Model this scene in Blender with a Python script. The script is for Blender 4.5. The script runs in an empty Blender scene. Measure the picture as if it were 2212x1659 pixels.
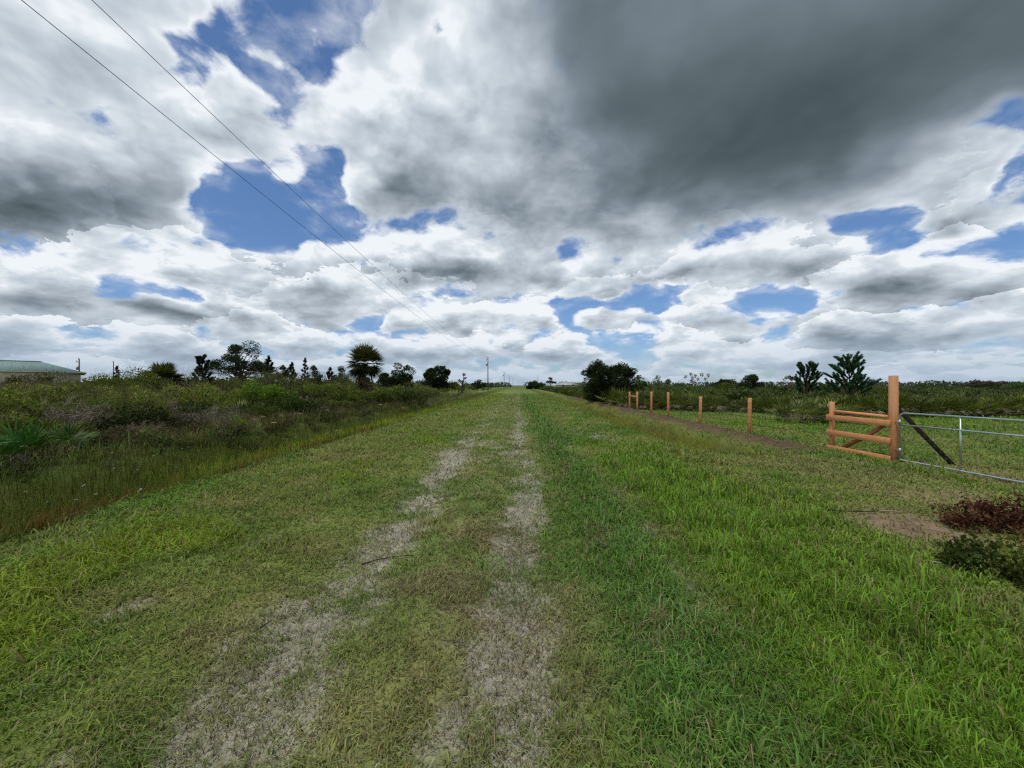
import bpy, bmesh, math, random
import numpy as np
from mathutils import Vector, Matrix, noise as mnoise

random.seed(7)
rng = np.random.default_rng(11)
S = bpy.context.scene
COL = S.collection
R = math.radians

# ------------------------------------------------------------------ camera
EYE = 1.55
FK = 0.3757                      # focal length / picture width
cam_d = bpy.data.cameras.new('camera')
cam = bpy.data.objects.new('camera', cam_d)
COL.objects.link(cam)
cam_d.sensor_width = 36.0
cam_d.lens = 36.0 * FK
cam_d.clip_start = 0.05
cam_d.clip_end = 20000
cam.location = (0, 0, EYE)
YAW = math.atan(14 / 831)         # the road runs along +y; the camera looks a degree to its left
cam.rotation_euler = (R(90.2), 0, YAW)
S.camera = cam

S.view_settings.view_transform = 'Standard'
S.view_settings.look = 'None'
S.view_settings.exposure = 0
S.view_settings.gamma = 1
S.cycles.max_bounces = 5
S.cycles.diffuse_bounces = 2
S.cycles.glossy_bounces = 2
S.cycles.transmission_bounces = 3
S.cycles.transparent_max_bounces = 8
S.cycles.use_adaptive_sampling = True
S.cycles.adaptive_threshold = 0.012
S.cycles.use_denoising = False
S.cycles.filter_width = 1.25

def srgb(r, g, b):
    f = lambda c: (c / 12.92 if c <= 0.04045 else ((c + 0.055) / 1.055) ** 2.4)
    return (f(r / 255.0), f(g / 255.0), f(b / 255.0))

# ------------------------------------------------------------------ node helpers
class NT:
    def __init__(s, tree):
        s.t = tree; s.n = tree.nodes; s.l = tree.links
    def new(s, typ, **kw):
        n = s.n.new(typ)
        for k, v in kw.items(): setattr(n, k, v)
        return n
    def put(s, sock, v):
        if isinstance(v, bpy.types.NodeSocket): s.l.new(v, sock)
        elif v is not None: sock.default_value = v
    def m(s, op, a, b=None, c=None, clamp=False):
        n = s.new('ShaderNodeMath', operation=op, use_clamp=clamp)
        for i, v in enumerate((a, b, c)):
            if v is not None: s.put(n.inputs[i], v)
        return n.outputs[0]
    def vm(s, op, a, b=None):
        n = s.new('ShaderNodeVectorMath', operation=op)
        s.put(n.inputs[0], a)
        if b is not None:
            if op == 'SCALE': s.put(n.inputs['Scale'], b)
            else: s.put(n.inputs[1], b)
        return n.outputs['Value'] if op in ('LENGTH', 'DOT_PRODUCT') else n.outputs[0]
    def mix(s, fac, a, b, blend='MIX', clampf=True):
        n = s.new('ShaderNodeMix', data_type='RGBA', blend_type=blend, clamp_factor=clampf)
        s.put(n.inputs[0], fac)
        for i, v in ((6, a), (7, b)):
            if isinstance(v, (tuple, list)) and len(v) == 3: v = (*v, 1)
            s.put(n.inputs[i], v)
        return n.outputs[2]
    def mr(s, v, a, b, c=0.0, d=1.0, kind='LINEAR'):
        n = s.new('ShaderNodeMapRange', interpolation_type=kind, clamp=True)
        for i, x in enumerate((v, a, b, c, d)): s.put(n.inputs[i], x)
        return n.outputs[0]
    def noise(s, vec, scale, detail=4, rough=0.5, lac=2.0, dist=0.0, out=0):
        n = s.new('ShaderNodeTexNoise', noise_dimensions='3D')
        if vec is not None: s.put(n.inputs['Vector'], vec)
        n.inputs['Scale'].default_value = scale; n.inputs['Detail'].default_value = detail
        n.inputs['Roughness'].default_value = rough; n.inputs['Lacunarity'].default_value = lac
        n.inputs['Distortion'].default_value = dist
        return n.outputs[out]
    def voro(s, vec, scale, detail=0.0, rough=0.5):
        n = s.new('ShaderNodeTexVoronoi', feature='F1', distance='EUCLIDEAN')
        s.put(n.inputs['Vector'], vec)
        n.inputs['Scale'].default_value = scale
        n.inputs['Detail'].default_value = detail
        n.inputs['Roughness'].default_value = rough
        n.normalize = True
        return n.outputs['Distance']
    def comb(s, x, y, z):
        n = s.new('ShaderNodeCombineXYZ')
        for i, v in enumerate((x, y, z)): s.put(n.inputs[i], v)
        return n.outputs[0]
    def sep(s, v):
        n = s.new('ShaderNodeSeparateXYZ'); s.put(n.inputs[0], v)
        return n.outputs

# ------------------------------------------------------------------ where things stand
HORIZON = 832.4
def spot(u, depth):
    """ground x, y of a point seen u (fractions of the depth) to the side at that depth in front of the viewer"""
    c, s_ = math.cos(YAW), math.sin(YAW)
    return (u * depth * c - depth * s_, u * depth * s_ + depth * c)
def at(px, depth): return spot((px - 1106) / 831, depth)
def seen(px, py, z=0.0): return at(px, (EYE - z) * 831 / (py - HORIZON))

def _hash(ix, iy, seed):
    h = (ix.astype(np.int64) * 374761393 + iy.astype(np.int64) * 668265263 + seed * 1274126177) & 0xFFFFFFFF
    h = ((h ^ (h >> 13)) * 1274126177) & 0xFFFFFFFF
    return ((h ^ (h >> 16)) & 0xFFFF) / 65535.0
def vnoise(x, y, seed=0):
    x = np.asarray(x, float); y = np.asarray(y, float)
    ix, iy = np.floor(x), np.floor(y); fx, fy = x - ix, y - iy
    fx = fx * fx * (3 - 2 * fx); fy = fy * fy * (3 - 2 * fy)
    a, b = _hash(ix, iy, seed), _hash(ix + 1, iy, seed); c, d = _hash(ix, iy + 1, seed), _hash(ix + 1, iy + 1, seed)
    return (a * (1 - fx) + b * fx) * (1 - fy) + (c * (1 - fx) + d * fx) * fy
def fbm(x, y, sc=1.0, oct=4, seed=0, rough=0.5):
    t = 0; a = 1; n = 0
    for i in range(oct):
        t = t + a * vnoise(x * sc * 2 ** i + 17.3 * i, y * sc * 2 ** i - 9.1 * i, seed + i); n += a; a *= rough
    return t / n
def sstep(a, b, x):
    t = np.clip((np.asarray(x, float) - a) / (b - a), 0, 1); return t * t * (3 - 2 * t)
def bump(x, c, w): return np.exp(-((np.asarray(x, float) - c) / w) ** 2)

# ------------------------------------------------------------------ objects, names, labels
def tag(o, label=None, cat=None, group=None, kind=None):
    if label: o['label'] = label
    if cat: o['category'] = cat
    if group: o['group'] = group
    if kind: o['kind'] = kind
    return o
def thing(name, label, cat, loc=(0, 0, 0), rz=0.0, group=None):
    o = bpy.data.objects.new(name, None); COL.objects.link(o)
    o.empty_display_size = 0.1
    o.location = loc; o.rotation_euler = (0, 0, rz)
    return tag(o, label, cat, group)
def copy_tree(o, parent=None):
    c = o.copy(); COL.objects.link(c)
    if parent is not None: c.parent = parent
    for ch in list(o.children): copy_tree(ch, c)
    return c

class Soup:
    """gathers many small faces (numpy) into one mesh, with a colour for every vertex"""
    def __init__(s): s.v = []; s.q = []; s.t = []; s.c = []; s.n = 0
    def add(s, verts, quads=None, tris=None, col=(0.1, 0.1, 0.1)):
        verts = np.asarray(verts, np.float32).reshape(-1, 3)
        col = np.asarray(col, np.float32)
        if col.ndim == 1: col = np.broadcast_to(col, (len(verts), 3))
        s.v.append(verts); s.c.append(col)
        if quads is not None and len(quads): s.q.append(np.asarray(quads, np.int64).reshape(-1, 4) + s.n)
        if tris is not None and len(tris): s.t.append(np.asarray(tris, np.int64).reshape(-1, 3) + s.n)
        s.n += len(verts)
    def arrays(s):
        v = np.concatenate(s.v); c = np.concatenate(s.c)
        q = np.concatenate(s.q) if s.q else np.zeros((0, 4), np.int64)
        t = np.concatenate(s.t) if s.t else np.zeros((0, 3), np.int64)
        return v, q, t, c
    def put(s, arr, loc=(0, 0, 0), rz=0.0, sc=1.0, tint=(1, 1, 1), szz=1.0):
        v, q, t, c = arr
        cs, sn = math.cos(rz), math.sin(rz)
        M = np.array([[cs, sn, 0], [-sn, cs, 0], [0, 0, szz]], np.float32) * sc
        s.add(v @ M + np.asarray(loc, np.float32), q, t, c * np.asarray(tint, np.float32))
    def mesh(s, name, smooth=False):
        v, q, t, c = s.arrays()
        me = bpy.data.meshes.new(name)
        me.vertices.add(len(v)); me.vertices.foreach_set('co', v.ravel())
        nl = len(q) * 4 + len(t) * 3
        me.loops.add(nl); me.loops.foreach_set('vertex_index', np.concatenate([q.ravel(), t.ravel()]).astype(np.int32))
        me.polygons.add(len(q) + len(t))
        st = np.concatenate([np.arange(len(q)) * 4, len(q) * 4 + np.arange(len(t)) * 3]).astype(np.int32)
        me.polygons.foreach_set('loop_start', st)
        if smooth: me.polygons.foreach_set('use_smooth', np.ones(len(st), bool))
        a = me.attributes.new('tint', 'FLOAT_COLOR', 'POINT')
        a.data.foreach_set('color', np.concatenate([c, np.ones((len(c), 1), np.float32)], 1).astype(np.float32).ravel())
        me.update(calc_edges=True); me.validate()
        return me
    def build(s, name, mat, parent=None, smooth=False):
        me = s.mesh(name, smooth); me.materials.append(mat)
        o = bpy.data.objects.new(name, me); COL.objects.link(o)
        if parent is not None: o.parent = parent
        return o

def unit(a): return a / np.maximum(np.linalg.norm(a, axis=-1, keepdims=True), 1e-9)
def leaves(soup, base, dirv, length, width, col, up=None, fold=0.0):
    """pointed leaf per row: base point, direction, length, width, colour"""
    n = len(base); d = unit(np.asarray(dirv, float))
    if up is None: up = unit(rng.normal(size=(n, 3)))
    side = unit(np.cross(d, up)); nrm = np.cross(side, d)
    L = np.broadcast_to(np.asarray(length, float), (n,))[:, None]; Wd = np.broadcast_to(np.asarray(width, float), (n,))[:, None]
    m = base + d * L * 0.45
    v = np.stack([base, m + side * Wd * 0.5 + nrm * fold * Wd, base + d * L, m - side * Wd * 0.5 + nrm * fold * Wd], 1)
    q = np.arange(n * 4).reshape(n, 4)
    c = np.repeat(np.asarray(col, float).reshape(-1, 3) if np.ndim(col) > 1 else np.broadcast_to(col, (n, 3)), 4, axis=0)
    soup.add(v.reshape(-1, 3), q, None, c)
def tube(soup, pts, rad, col, sides=6, cap=True):
    """tapered tube through points"""
    P = np.asarray(pts, float); n = len(P); rad = np.broadcast_to(np.asarray(rad, float), (n,))
    T = np.gradient(P, axis=0) if n > 2 else np.repeat((P[1:] - P[:1]), 2, 0)
    T = unit(T); ref = np.array([0.31, 0.17, 0.93]) if abs(T[0][2]) < 0.8 else np.array([0.93, 0.31, 0.17])
    A = unit(np.cross(T, ref)); B = np.cross(T, A)
    th = np.linspace(0, 2 * math.pi, sides, endpoint=False)
    ring = A[:, None] * np.cos(th)[None, :, None] + B[:, None] * np.sin(th)[None, :, None]
    v = P[:, None] + ring * rad[:, None, None]
    i = np.arange(n - 1)[:, None] * sides; j = np.arange(sides)[None]; k = (j + 1) % sides
    q = np.stack([i + j, i + k, i + sides + k, i + sides + j], -1).reshape(-1, 4)
    v = v.reshape(-1, 3); t = None
    if cap:
        v = np.concatenate([v, P[:1], P[-1:]]); a = n * sides
        t = [(k_, j_, a) for j_, k_ in zip(range(sides), [(x + 1) % sides for x in range(sides)])] + [((n - 1) * sides + j_, (n - 1) * sides + (j_ + 1) % sides, a + 1) for j_ in range(sides)]
    soup.add(v, q, t, col)
def box(soup, lo, hi, col, M=None, bev=0.0):
    x0, y0, z0 = lo; x1, y1, z1 = hi
    if bev <= 0:
        v = np.array([(x, y, z) for z in (z0, z1) for x, y in ((x0, y0), (x1, y0), (x1, y1), (x0, y1))], float)
        q = [(3, 2, 1, 0), (4, 5, 6, 7), (0, 1, 5, 4), (1, 2, 6, 5), (2, 3, 7, 6), (3, 0, 4, 7)]
        t = None
    else:
        bm = bmesh.new(); bmesh.ops.create_cube(bm, size=1)
        for w in bm.verts: w.co = ((x0 + x1) / 2 + w.co.x * (x1 - x0), (y0 + y1) / 2 + w.co.y * (y1 - y0), (z0 + z1) / 2 + w.co.z * (z1 - z0))
        bmesh.ops.bevel(bm, geom=bm.edges[:], offset=bev, segments=1, affect='EDGES')
        bm.verts.ensure_lookup_table(); bm.verts.index_update()
        v = np.array([w.co[:] for w in bm.verts]); q = [[w.index for w in f.verts] for f in bm.faces if len(f.verts) == 4]
        t = [[w.index for w in f.verts] for f in bm.faces if len(f.verts) == 3]; bm.free()
    if M is not None:
        M = np.array(M); v = v @ M[:3, :3].T + M[:3, 3]
    soup.add(v, q, t, col)

# ------------------------------------------------------------------ materials
def new_mat(name):
    m = bpy.data.materials.new(name); m.use_nodes = True
    nt = NT(m.node_tree); nt.n.clear()
    return m, nt
def leaf_mat(name, trans=0.35, rough=0.6, spec=0.15, var=0.35, scale=3.0):
    m, nt = new_mat(name)
    at_ = nt.new('ShaderNodeAttribute', attribute_name='tint')
    tc = nt.new('ShaderNodeTexCoord')
    n = nt.noise(tc.outputs['Object'], scale, 2)
    c = nt.mix(1.0, at_.outputs['Color'], nt.mr(n, 0.3, 0.7, 1 - var, 1 + var), 'MULTIPLY', False)
    p = nt.new('ShaderNodeBsdfPrincipled')
    nt.l.new(c, p.inputs['Base Color']); p.inputs['Roughness'].default_value = rough
    p.inputs['Specular IOR Level'].default_value = spec
    tr = nt.new('ShaderNodeBsdfTranslucent'); nt.l.new(nt.mix(1.0, c, (1.0, 1.1, 0.6), 'MULTIPLY'), tr.inputs[0])
    ms = nt.new('ShaderNodeMixShader'); ms.inputs[0].default_value = trans
    nt.l.new(p.outputs[0], ms.inputs[1]); nt.l.new(tr.outputs[0], ms.inputs[2])
    o = nt.new('ShaderNodeOutputMaterial'); nt.l.new(ms.outputs[0], o.inputs[0])
    return m
def tint_mat(name, rough=0.85, spec=0.2, metal=0.0, nscale=(8, 8, 8), var=0.35, bumpd=0.0, detail=5, bscale=1.0, foot=False, stain=0.0):
    """vertex tint broken up by stretched noise, with bump"""
    m, nt = new_mat(name)
    at_ = nt.new('ShaderNodeAttribute', attribute_name='tint')
    tc = nt.new('ShaderNodeTexCoord')
    v = nt.vm('MULTIPLY', tc.outputs['Object'], nscale)
    n = nt.noise(v, 1.0, detail, 0.6)
    c = nt.mix(1.0, at_.outputs['Color'], nt.mr(n, 0.25, 0.75, 1 - var, 1 + var), 'MULTIPLY', False)
    if stain:
        n2 = nt.noise(tc.outputs['Object'], 7.0, 4, 0.65)
        c = nt.mix(nt.mr(n2, 0.48, 0.72, 0, stain), c, srgb(128, 108, 90))
    if foot:
        zz = nt.sep(tc.outputs['Object'])[2]
        c = nt.mix(nt.mr(nt.m('ADD', zz, nt.m('MULTIPLY', n, 0.2)), 0.05, 0.42, 0.65, 0.0), c, srgb(88, 66, 50))
        c = nt.mix(nt.mr(zz, 1.0, 1.16, 0.0, 0.25), c, srgb(206, 170, 136))
    p = nt.new('ShaderNodeBsdfPrincipled'); nt.l.new(c, p.inputs['Base Color'])
    p.inputs['Roughness'].default_value = rough; p.inputs['Metallic'].default_value = metal; p.inputs['Specular IOR Level'].default_value = spec
    if bumpd:
        b = nt.new('ShaderNodeBump'); b.inputs['Strength'].default_value = bumpd; b.inputs['Distance'].default_value = 0.02 * bscale
        nt.l.new(n, b.inputs['Height']); nt.l.new(b.outputs[0], p.inputs['Normal'])
    o = nt.new('ShaderNodeOutputMaterial'); nt.l.new(p.outputs[0], o.inputs[0])
    return m
M_LEAF = leaf_mat('leaf'); M_GRASS = leaf_mat('grass_blade', 0.32, 0.6, 0.12, 0.15, 2.0)
M_PALM = leaf_mat('palm_leaf', 0.25, 0.45, 0.25, 0.2, 2.0); M_NEEDLE = leaf_mat('pine_needle', 0.2, 0.6, 0.2, 0.25, 2.0)
M_BARK = tint_mat('bark', 0.95, 0.1, 0, (14, 14, 4), 0.45, 0.6)
M_TWIG = tint_mat('dry_twig', 0.95, 0.1, 0, (6, 6, 6), 0.4)
# ------------------------------------------------------------------ sky: NISHITA blue behind procedural clouds
SUN_EL, SUN_AZ = R(66), R(-150)           # high sun, a little behind the viewer's left shoulder
W = bpy.data.worlds.new('World'); S.world = W
W.use_nodes = True
def build_sky():
    W.cycles.sampling_method = 'MANUAL'; W.cycles.sample_map_resolution = 256
    nt = NT(W.node_tree); nt.n.clear()
    # where cloud and clear sky lie (bearing by height above the horizon); the outlines are broken up by noise below
    G = 8; GW, GH = 2212 // G + 1, 880 // G
    yy, xx = np.mgrid[0:GH, 0:GW]; PX, PY = xx * G + 0.0, yy * G + 0.0
    def poly(pts):
        m = np.zeros(PX.shape, bool); n = len(pts)
        for i in range(n):
            (x0, y0), (x1, y1) = pts[i], pts[(i + 1) % n]
            if y0 == y1: continue
            c = ((y0 > PY) != (y1 > PY)) & (PX < (x1 - x0) * (PY - y0) / (y1 - y0) + x0)
            m ^= c
        return m.astype(float)
    def ell(cx, cy, rx, ry, a=0):
        c, s_ = math.cos(R(a)), math.sin(R(a))
        u = ((PX - cx) * c + (PY - cy) * s_) / rx; v = (-(PX - cx) * s_ + (PY - cy) * c) / ry
        return np.exp(-(u * u + v * v) * 1.2)
    def blur(a, sx, sy=None):
        sy = sy or sx
        for ax, s_ in ((1, sx / G), (0, sy / G)):
            r = max(1, int(3 * s_)); k = np.exp(-0.5 * (np.arange(-r, r + 1) / s_) ** 2); k /= k.sum()
            p = np.pad(a, [(r, r) if i == ax else (0, 0) for i in range(2)], mode='edge')
            a = np.apply_along_axis(lambda q: np.convolve(q, k, 'valid'), ax, p)
        return a
    cover = np.full(PX.shape, 0.44)
    for pts, dep, sx, sy in SKY_GAPS:
        cover -= 1.02 * dep * blur(poly(pts), sx * 0.9, sy * 0.9)
    for cx, cy, rx, ry, a, v in SKY_PUFFS:
        cover += v * ell(cx, cy, rx, ry, a)
    dark = np.full(PX.shape, 0.10)
    for pts, dep, sx, sy in SKY_DARK:
        dark += dep * blur(poly(pts), sx, sy)
    for cx, cy, rx, ry, a, v in SKY_SHADE:
        dark += 0.72 * v * ell(cx, cy, rx, ry, a)
    for cx, cy, rx, ry, v in SKY_HEAPS:      # cumulus heaps: lit crowns, grey flat bases, a thin gap above each
        dark += 0.8 * v * ell(cx, cy + 0.50 * ry, rx * 0.85, ry * 0.42) - 0.7 * v * ell(cx, cy - 0.45 * ry, rx * 0.8, ry * 0.5)
        cover += 0.35 * ell(cx, cy, rx, ry) - 0.42 * ell(cx, cy - 1.15 * ry, rx * 1.1, ry * 0.28)
    soft = blur(poly(SKY_SOFT), 60)
    cover = np.clip(cover, -1, 1.5); dark = np.clip(dark, 0, 1.2)
    pack = np.stack([(cover + 1) / 2.5, dark / 1.2, soft], -1)
    NR = 26
    rows = [1.08 * (i / (NR - 1)) ** 1.25 for i in range(NR)]
    AZ = R(56.0)
    def sample(px, py):
        gx = min(max(px / G, 0), GW - 1.001); gy = min(max(py / G, 0), GH - 1.001)
        i, j = int(gx), int(gy); a, b = gx - i, gy - j
        return ((1 - b) * ((1 - a) * pack[j, i] + a * pack[j, i + 1]) + b * ((1 - a) * pack[j + 1, i] + a * pack[j + 1, i + 1]))
    tc = nt.new('ShaderNodeTexCoord')
    d = nt.vm('NORMALIZE', tc.outputs['Generated'])
    dx, dy, dz = nt.sep(d)
    hyp = nt.m('SQRT', nt.m('ADD', nt.m('MULTIPLY', dx, dx), nt.m('MULTIPLY', dy, dy)))
    tanel = nt.m('DIVIDE', dz, nt.m('MAXIMUM', hyp, 1e-4))
    az = nt.m('ADD', nt.m('ARCTAN2', dx, dy), YAW)
    # bend the lookup with noise so that no cloud outline stays smooth
    zc = nt.m('MAXIMUM', dz, 0.0)
    def cyl(x, y, z):
        return nt.vm('SCALE', nt.comb(x, y, z), nt.m('DIVIDE', 1.15, nt.m('ADD', z, 0.37)))
    q = cyl(dx, dy, zc)
    wob = nt.noise(q, 2.6, 3, 0.55, out=1)
    wx, wy, wz = nt.sep(nt.vm('SUBTRACT', wob, (0.5, 0.5, 0.5)))
    azw = nt.m('ADD', az, nt.m('MULTIPLY', wx, 0.20))
    elw = nt.m('ADD', tanel, nt.m('MULTIPLY', nt.m('MULTIPLY', wy, 0.42), nt.m('ADD', zc, 0.05)))
    tl = nt.mr(azw, -AZ, 0.0); tr = nt.mr(azw, 0.0, AZ)
    side = nt.m('GREATER_THAN', azw, 0.0)
    def ramp(fac, cols):
        r = nt.new('ShaderNodeValToRGB'); nt.l.new(fac, r.inputs[0])
        cr = r.color_ramp; cr.interpolation = 'LINEAR'
        for i in range(1, 31): cr.elements.new(i / 31)
        cr.elements.foreach_set('color', [float(x) for c in cols for x in (*c, 1)])
        return r.outputs[0]
    cur = None
    for k, t in enumerate(rows):
        cols = []
        for a in np.linspace(-AZ, AZ, 63):
            ca = math.cos(a)
            px = 1106 + 831 * math.tan(a); py = 834 - t * 831 / ca
            cols.append(sample(px, py))
        c = nt.mix(side, ramp(tl, cols[:32]), ramp(tr, cols[31:]))
        if cur is None: cur = c
        else: cur = nt.mix(nt.mr(elw, rows[k - 1], t), cur, c)
    sp = nt.new('ShaderNodeSeparateColor'); nt.l.new(cur, sp.inputs[0])
    C = nt.m('MULTIPLY_ADD', sp.outputs[0], 2.5, -1.0)
    D = nt.m('MULTIPLY', sp.outputs[1], 1.2)
    soft = sp.outputs[2]
    # cauliflower detail: fbm + inverted voronoi, sampled here and a little higher up for top-lighting
    q2 = nt.vm('ADD', q, nt.vm('SCALE', nt.vm('SUBTRACT', wob, (0.5, 0.5, 0.5)), 0.16))
    def field(v, k):
        f = nt.m('SUBTRACT', nt.noise(v, 3.4, k, 0.61), 0.5)
        p = nt.m('SUBTRACT', 0.42, nt.voro(v, 5.2, 1.0, 0.6))
        return nt.m('ADD', nt.m('MULTIPLY', f, 2.6), nt.m('MULTIPLY', p, 1.25))
    n0 = field(q2, 8)
    up = nt.m('MULTIPLY_ADD', zc, 0.085, 0.012)
    dup_ = nt.vm('NORMALIZE', nt.vm('ADD', d, nt.comb(nt.m('MULTIPLY', up, -0.35), 0.0, up)))
    ux, uy, uz = nt.sep(dup_)
    qu = cyl(ux, uy, nt.m('MAXIMUM', uz, 0.0))
    qu2 = nt.vm('ADD', qu, nt.vm('SCALE', nt.vm('SUBTRACT', wob, (0.5, 0.5, 0.5)), 0.16))
    n1 = field(qu2, 4)
    # heaped cumulus low over the land: each cell has a lit crown, a grey base and thin air above it
    vh = nt.new('ShaderNodeTexVoronoi', feature='F1', distance='EUCLIDEAN')
    fn = nt.noise(q2, 7.0, 5, 0.62, out=1)
    q3 = nt.vm('ADD', q2, nt.vm('SCALE', nt.vm('SUBTRACT', fn, (0.5, 0.5, 0.5)), 0.30))
    nt.l.new(q3, vh.inputs['Vector']); vh.inputs['Scale'].default_value = 2.5
    hb = nt.m('SUBTRACT', nt.vm('LENGTH', vh.outputs['Position']), nt.vm('LENGTH', q3))
    low = nt.m('MULTIPLY', nt.mr(dz, 0.48, 0.20, kind='SMOOTHSTEP'), nt.m('SUBTRACT', 1.0, soft))
    hb = nt.m('MULTIPLY', nt.m('MULTIPLY', nt.m('MINIMUM', nt.m('MAXIMUM', hb, -0.3), 0.3), low), 0.74)
    hd = nt.m('MULTIPLY', nt.m('SUBTRACT', 0.40, vh.outputs['Distance']), low)
    amp = nt.m('MULTIPLY_ADD', soft, -0.75, 1.02)
    dens = nt.m('ADD', nt.m('ADD', C, nt.m('MULTIPLY', hd, 0.85)), nt.m('MULTIPLY', n0, amp))
    veil = nt.m('MULTIPLY', nt.mr(dens, -0.55, 0.10, kind='SMOOTHSTEP'), nt.mr(nt.sep(fn)[1], 0.42, 0.72, 0.0, 0.55))
    alpha = nt.m('MAXIMUM', nt.mr(dens, -0.04, 0.36, kind='SMOOTHSTEP'), veil)
    thick = nt.mr(dens, 0.05, 1.1)
    rel = nt.m('MULTIPLY', nt.m('SUBTRACT', n0, n1), nt.m('MULTIPLY_ADD', soft, -0.49, 0.55))
    # brightness of the cloud 0..1
    kt = nt.m('MULTIPLY_ADD', thick, 0.75, 0.35)
    shade = nt.m('MULTIPLY', D, nt.m('ADD', kt, nt.m('MULTIPLY', soft, nt.m('SUBTRACT', 0.85, kt))))
    fine = nt.m('MULTIPLY', nt.sep(fn)[0], 0.22)
    shade = nt.m('ADD', shade, nt.m('MULTIPLY', thick, 0.10))
    b = nt.m('SUBTRACT', 0.985, shade)
    b = nt.m('ADD', b, nt.m('MULTIPLY', nt.m('SUBTRACT', nt.noise(q2, 1.7, 4, 0.55), 0.5), nt.m('MULTIPLY_ADD', soft, 0.55, 0.10)))
    b = nt.m('ADD', b, nt.m('MULTIPLY', nt.mr(dens, 0.60, 0.10), nt.m('MULTIPLY_ADD', soft, -0.14, 0.14)))
    b = nt.m('ADD', nt.m('ADD', b, hb), nt.m('MULTIPLY', rel, 0.80))
    b = nt.m('ADD', b, nt.m('MULTIPLY', nt.m('SUBTRACT', fine, 0.11), nt.m('SUBTRACT', 1.0, soft)))
    r = nt.new('ShaderNodeValToRGB'); nt.l.new(b, r.inputs[0])
    cr = r.color_ramp; cr.interpolation = 'LINEAR'
    stops = [(0.0, (66, 80, 84)), (0.22, (94, 107, 113)), (0.42, (125, 138, 149)), (0.6, (159, 170, 180)), (0.78, (192, 203, 213)), (0.92, (219, 227, 234)), (1.0, (240, 245, 250))]
    while len(cr.elements) < len(stops): cr.elements.new(0.5)
    for i, (p, c) in enumerate(stops):
        cr.elements[i].position = p
    for i, (p, c) in enumerate(stops):
        cr.elements[i].color = (*srgb(*c), 1)
    cc = r.outputs[0]
    # haze towards the horizon
    hz = nt.m('MULTIPLY', nt.mr(tanel, 0.15, 0.0, kind='SMOOTHSTEP'), 0.68)
    cc = nt.mix(hz, cc, srgb(164, 184, 206))
    sky = nt.new('ShaderNodeTexSky', sky_type='NISHITA')
    sky.sun_disc = False
    sky.sun_elevation = SUN_EL; sky.sun_rotation = SUN_AZ
    sky.altitude = 0; sky.air_density = 1.0; sky.dust_density = 0.6; sky.ozone_density = 2.0
    nt.l.new(nt.vm('NORMALIZE', nt.comb(dx, dy, nt.m('MAXIMUM', dz, 0.02))), sky.inputs['Vector'])
    skyc = nt.mix(1.0, sky.outputs[0], nt.mix(nt.mr(tanel, 0.02, 0.45), (0.60, 0.74, 0.98), (0.74, 0.92, 1.12)), 'MULTIPLY')
    b1 = nt.new('ShaderNodeBackground'); nt.l.new(skyc, b1.inputs[0]); b1.inputs[1].default_value = 0.112
    b2 = nt.new('ShaderNodeBackground'); nt.l.new(cc, b2.inputs[0]); b2.inputs[1].default_value = 1.0
    ms = nt.new('ShaderNodeMixShader'); nt.l.new(alpha, ms.inputs[0]); nt.l.new(b1.outputs[0], ms.inputs[1]); nt.l.new(b2.outputs[0], ms.inputs[2])
    o = nt.new('ShaderNodeOutputWorld'); nt.l.new(ms.outputs[0], o.inputs[0])

SKY_GAPS = [
    ([(310, 50), (390, 175), (500, 150), (550, 245), (630, 270), (655, 195), (700, 170), (775, 105), (800, 20), (780, -20), (540, -20), (470, 50), (400, 95)], 1.05, 20, 16),
    ([(405, 330), (520, 325), (620, 345), (680, 340), (730, 310), (715, 395), (745, 440), (785, 500), (700, 510), (600, 475), (570, 530), (510, 565), (480, 475), (410, 460), (395, 395)], 1.15, 18, 14),
    ([(185, 575), (290, 608), (430, 622), (430, 645), (300, 640), (200, 600)], 1.2, 14, 8),
    ([(-20, 535), (25, 545), (20, 560), (-20, 560)], 1.0, 10, 7),
    ([(740, 690), (840, 690), (850, 715), (760, 718)], 1.0, 16, 7),
    ([(410, 688), (520, 690), (510, 712), (420, 712)], 0.75, 18, 8),
    ([(760, 575), (830, 572), (830, 592), (770, 592)], 0.8, 12, 7),
    ([(2060, 305), (2130, 262), (2240, 215), (2240, 275), (2150, 300), (2080, 318)], 1.2, 12, 9),
    ([(2090, 372), (2240, 335), (2240, 400), (2170, 385)], 0.9, 16, 9),
    ([(1795, 463), (1960, 470), (2030, 490), (1985, 520), (1990, 545), (1900, 535), (1800, 505)], 1.25, 14, 10),
    ([(1990, 535), (2090, 555), (2240, 505), (2240, 535), (2080, 575), (2010, 562)], 1.1, 14, 9),
    ([(1190, 655), (1290, 640), (1390, 628), (1480, 626), (1480, 645), (1390, 658), (1290, 668), (1230, 690), (1330, 745), (1300, 765), (1230, 720)], 1.15, 14, 7),
    ([(1600, 652), (1735, 636), (1700, 668), (1610, 672)], 1.15, 12, 7),
    ([(1610, 690), (1700, 700), (1690, 722), (1630, 722)], 0.85, 14, 7),
    ([(1260, 740), (1480, 700), (1500, 712), (1330, 772)], 0.6, 16, 8),
    ([(1010, 715), (1120, 738), (1100, 752), (1010, 735)], 0.6, 16, 8),
    ([(925, 35), (985, 20), (990, 60), (925, 95), (880, 95)], 0.75, 16, 14),
]
SKY_PUFFS = [
    (690, 75, 55, 60, 30, 0.75), (545, 100, 110, 24, 35, 0.62), (620, 165, 70, 24, 20, 0.6),
    (640, 470, 45, 35, 20, 0.75), (730, 490, 40, 30, 0, 0.55), (430, 130, 40, 25, 0, 0.3), (500, 420, 60, 14, 20, 0.45),
    (1500, 655, 60, 8, -5, 0.2), (1085, 35, 40, 25, 10, 0.5),
]
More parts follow.
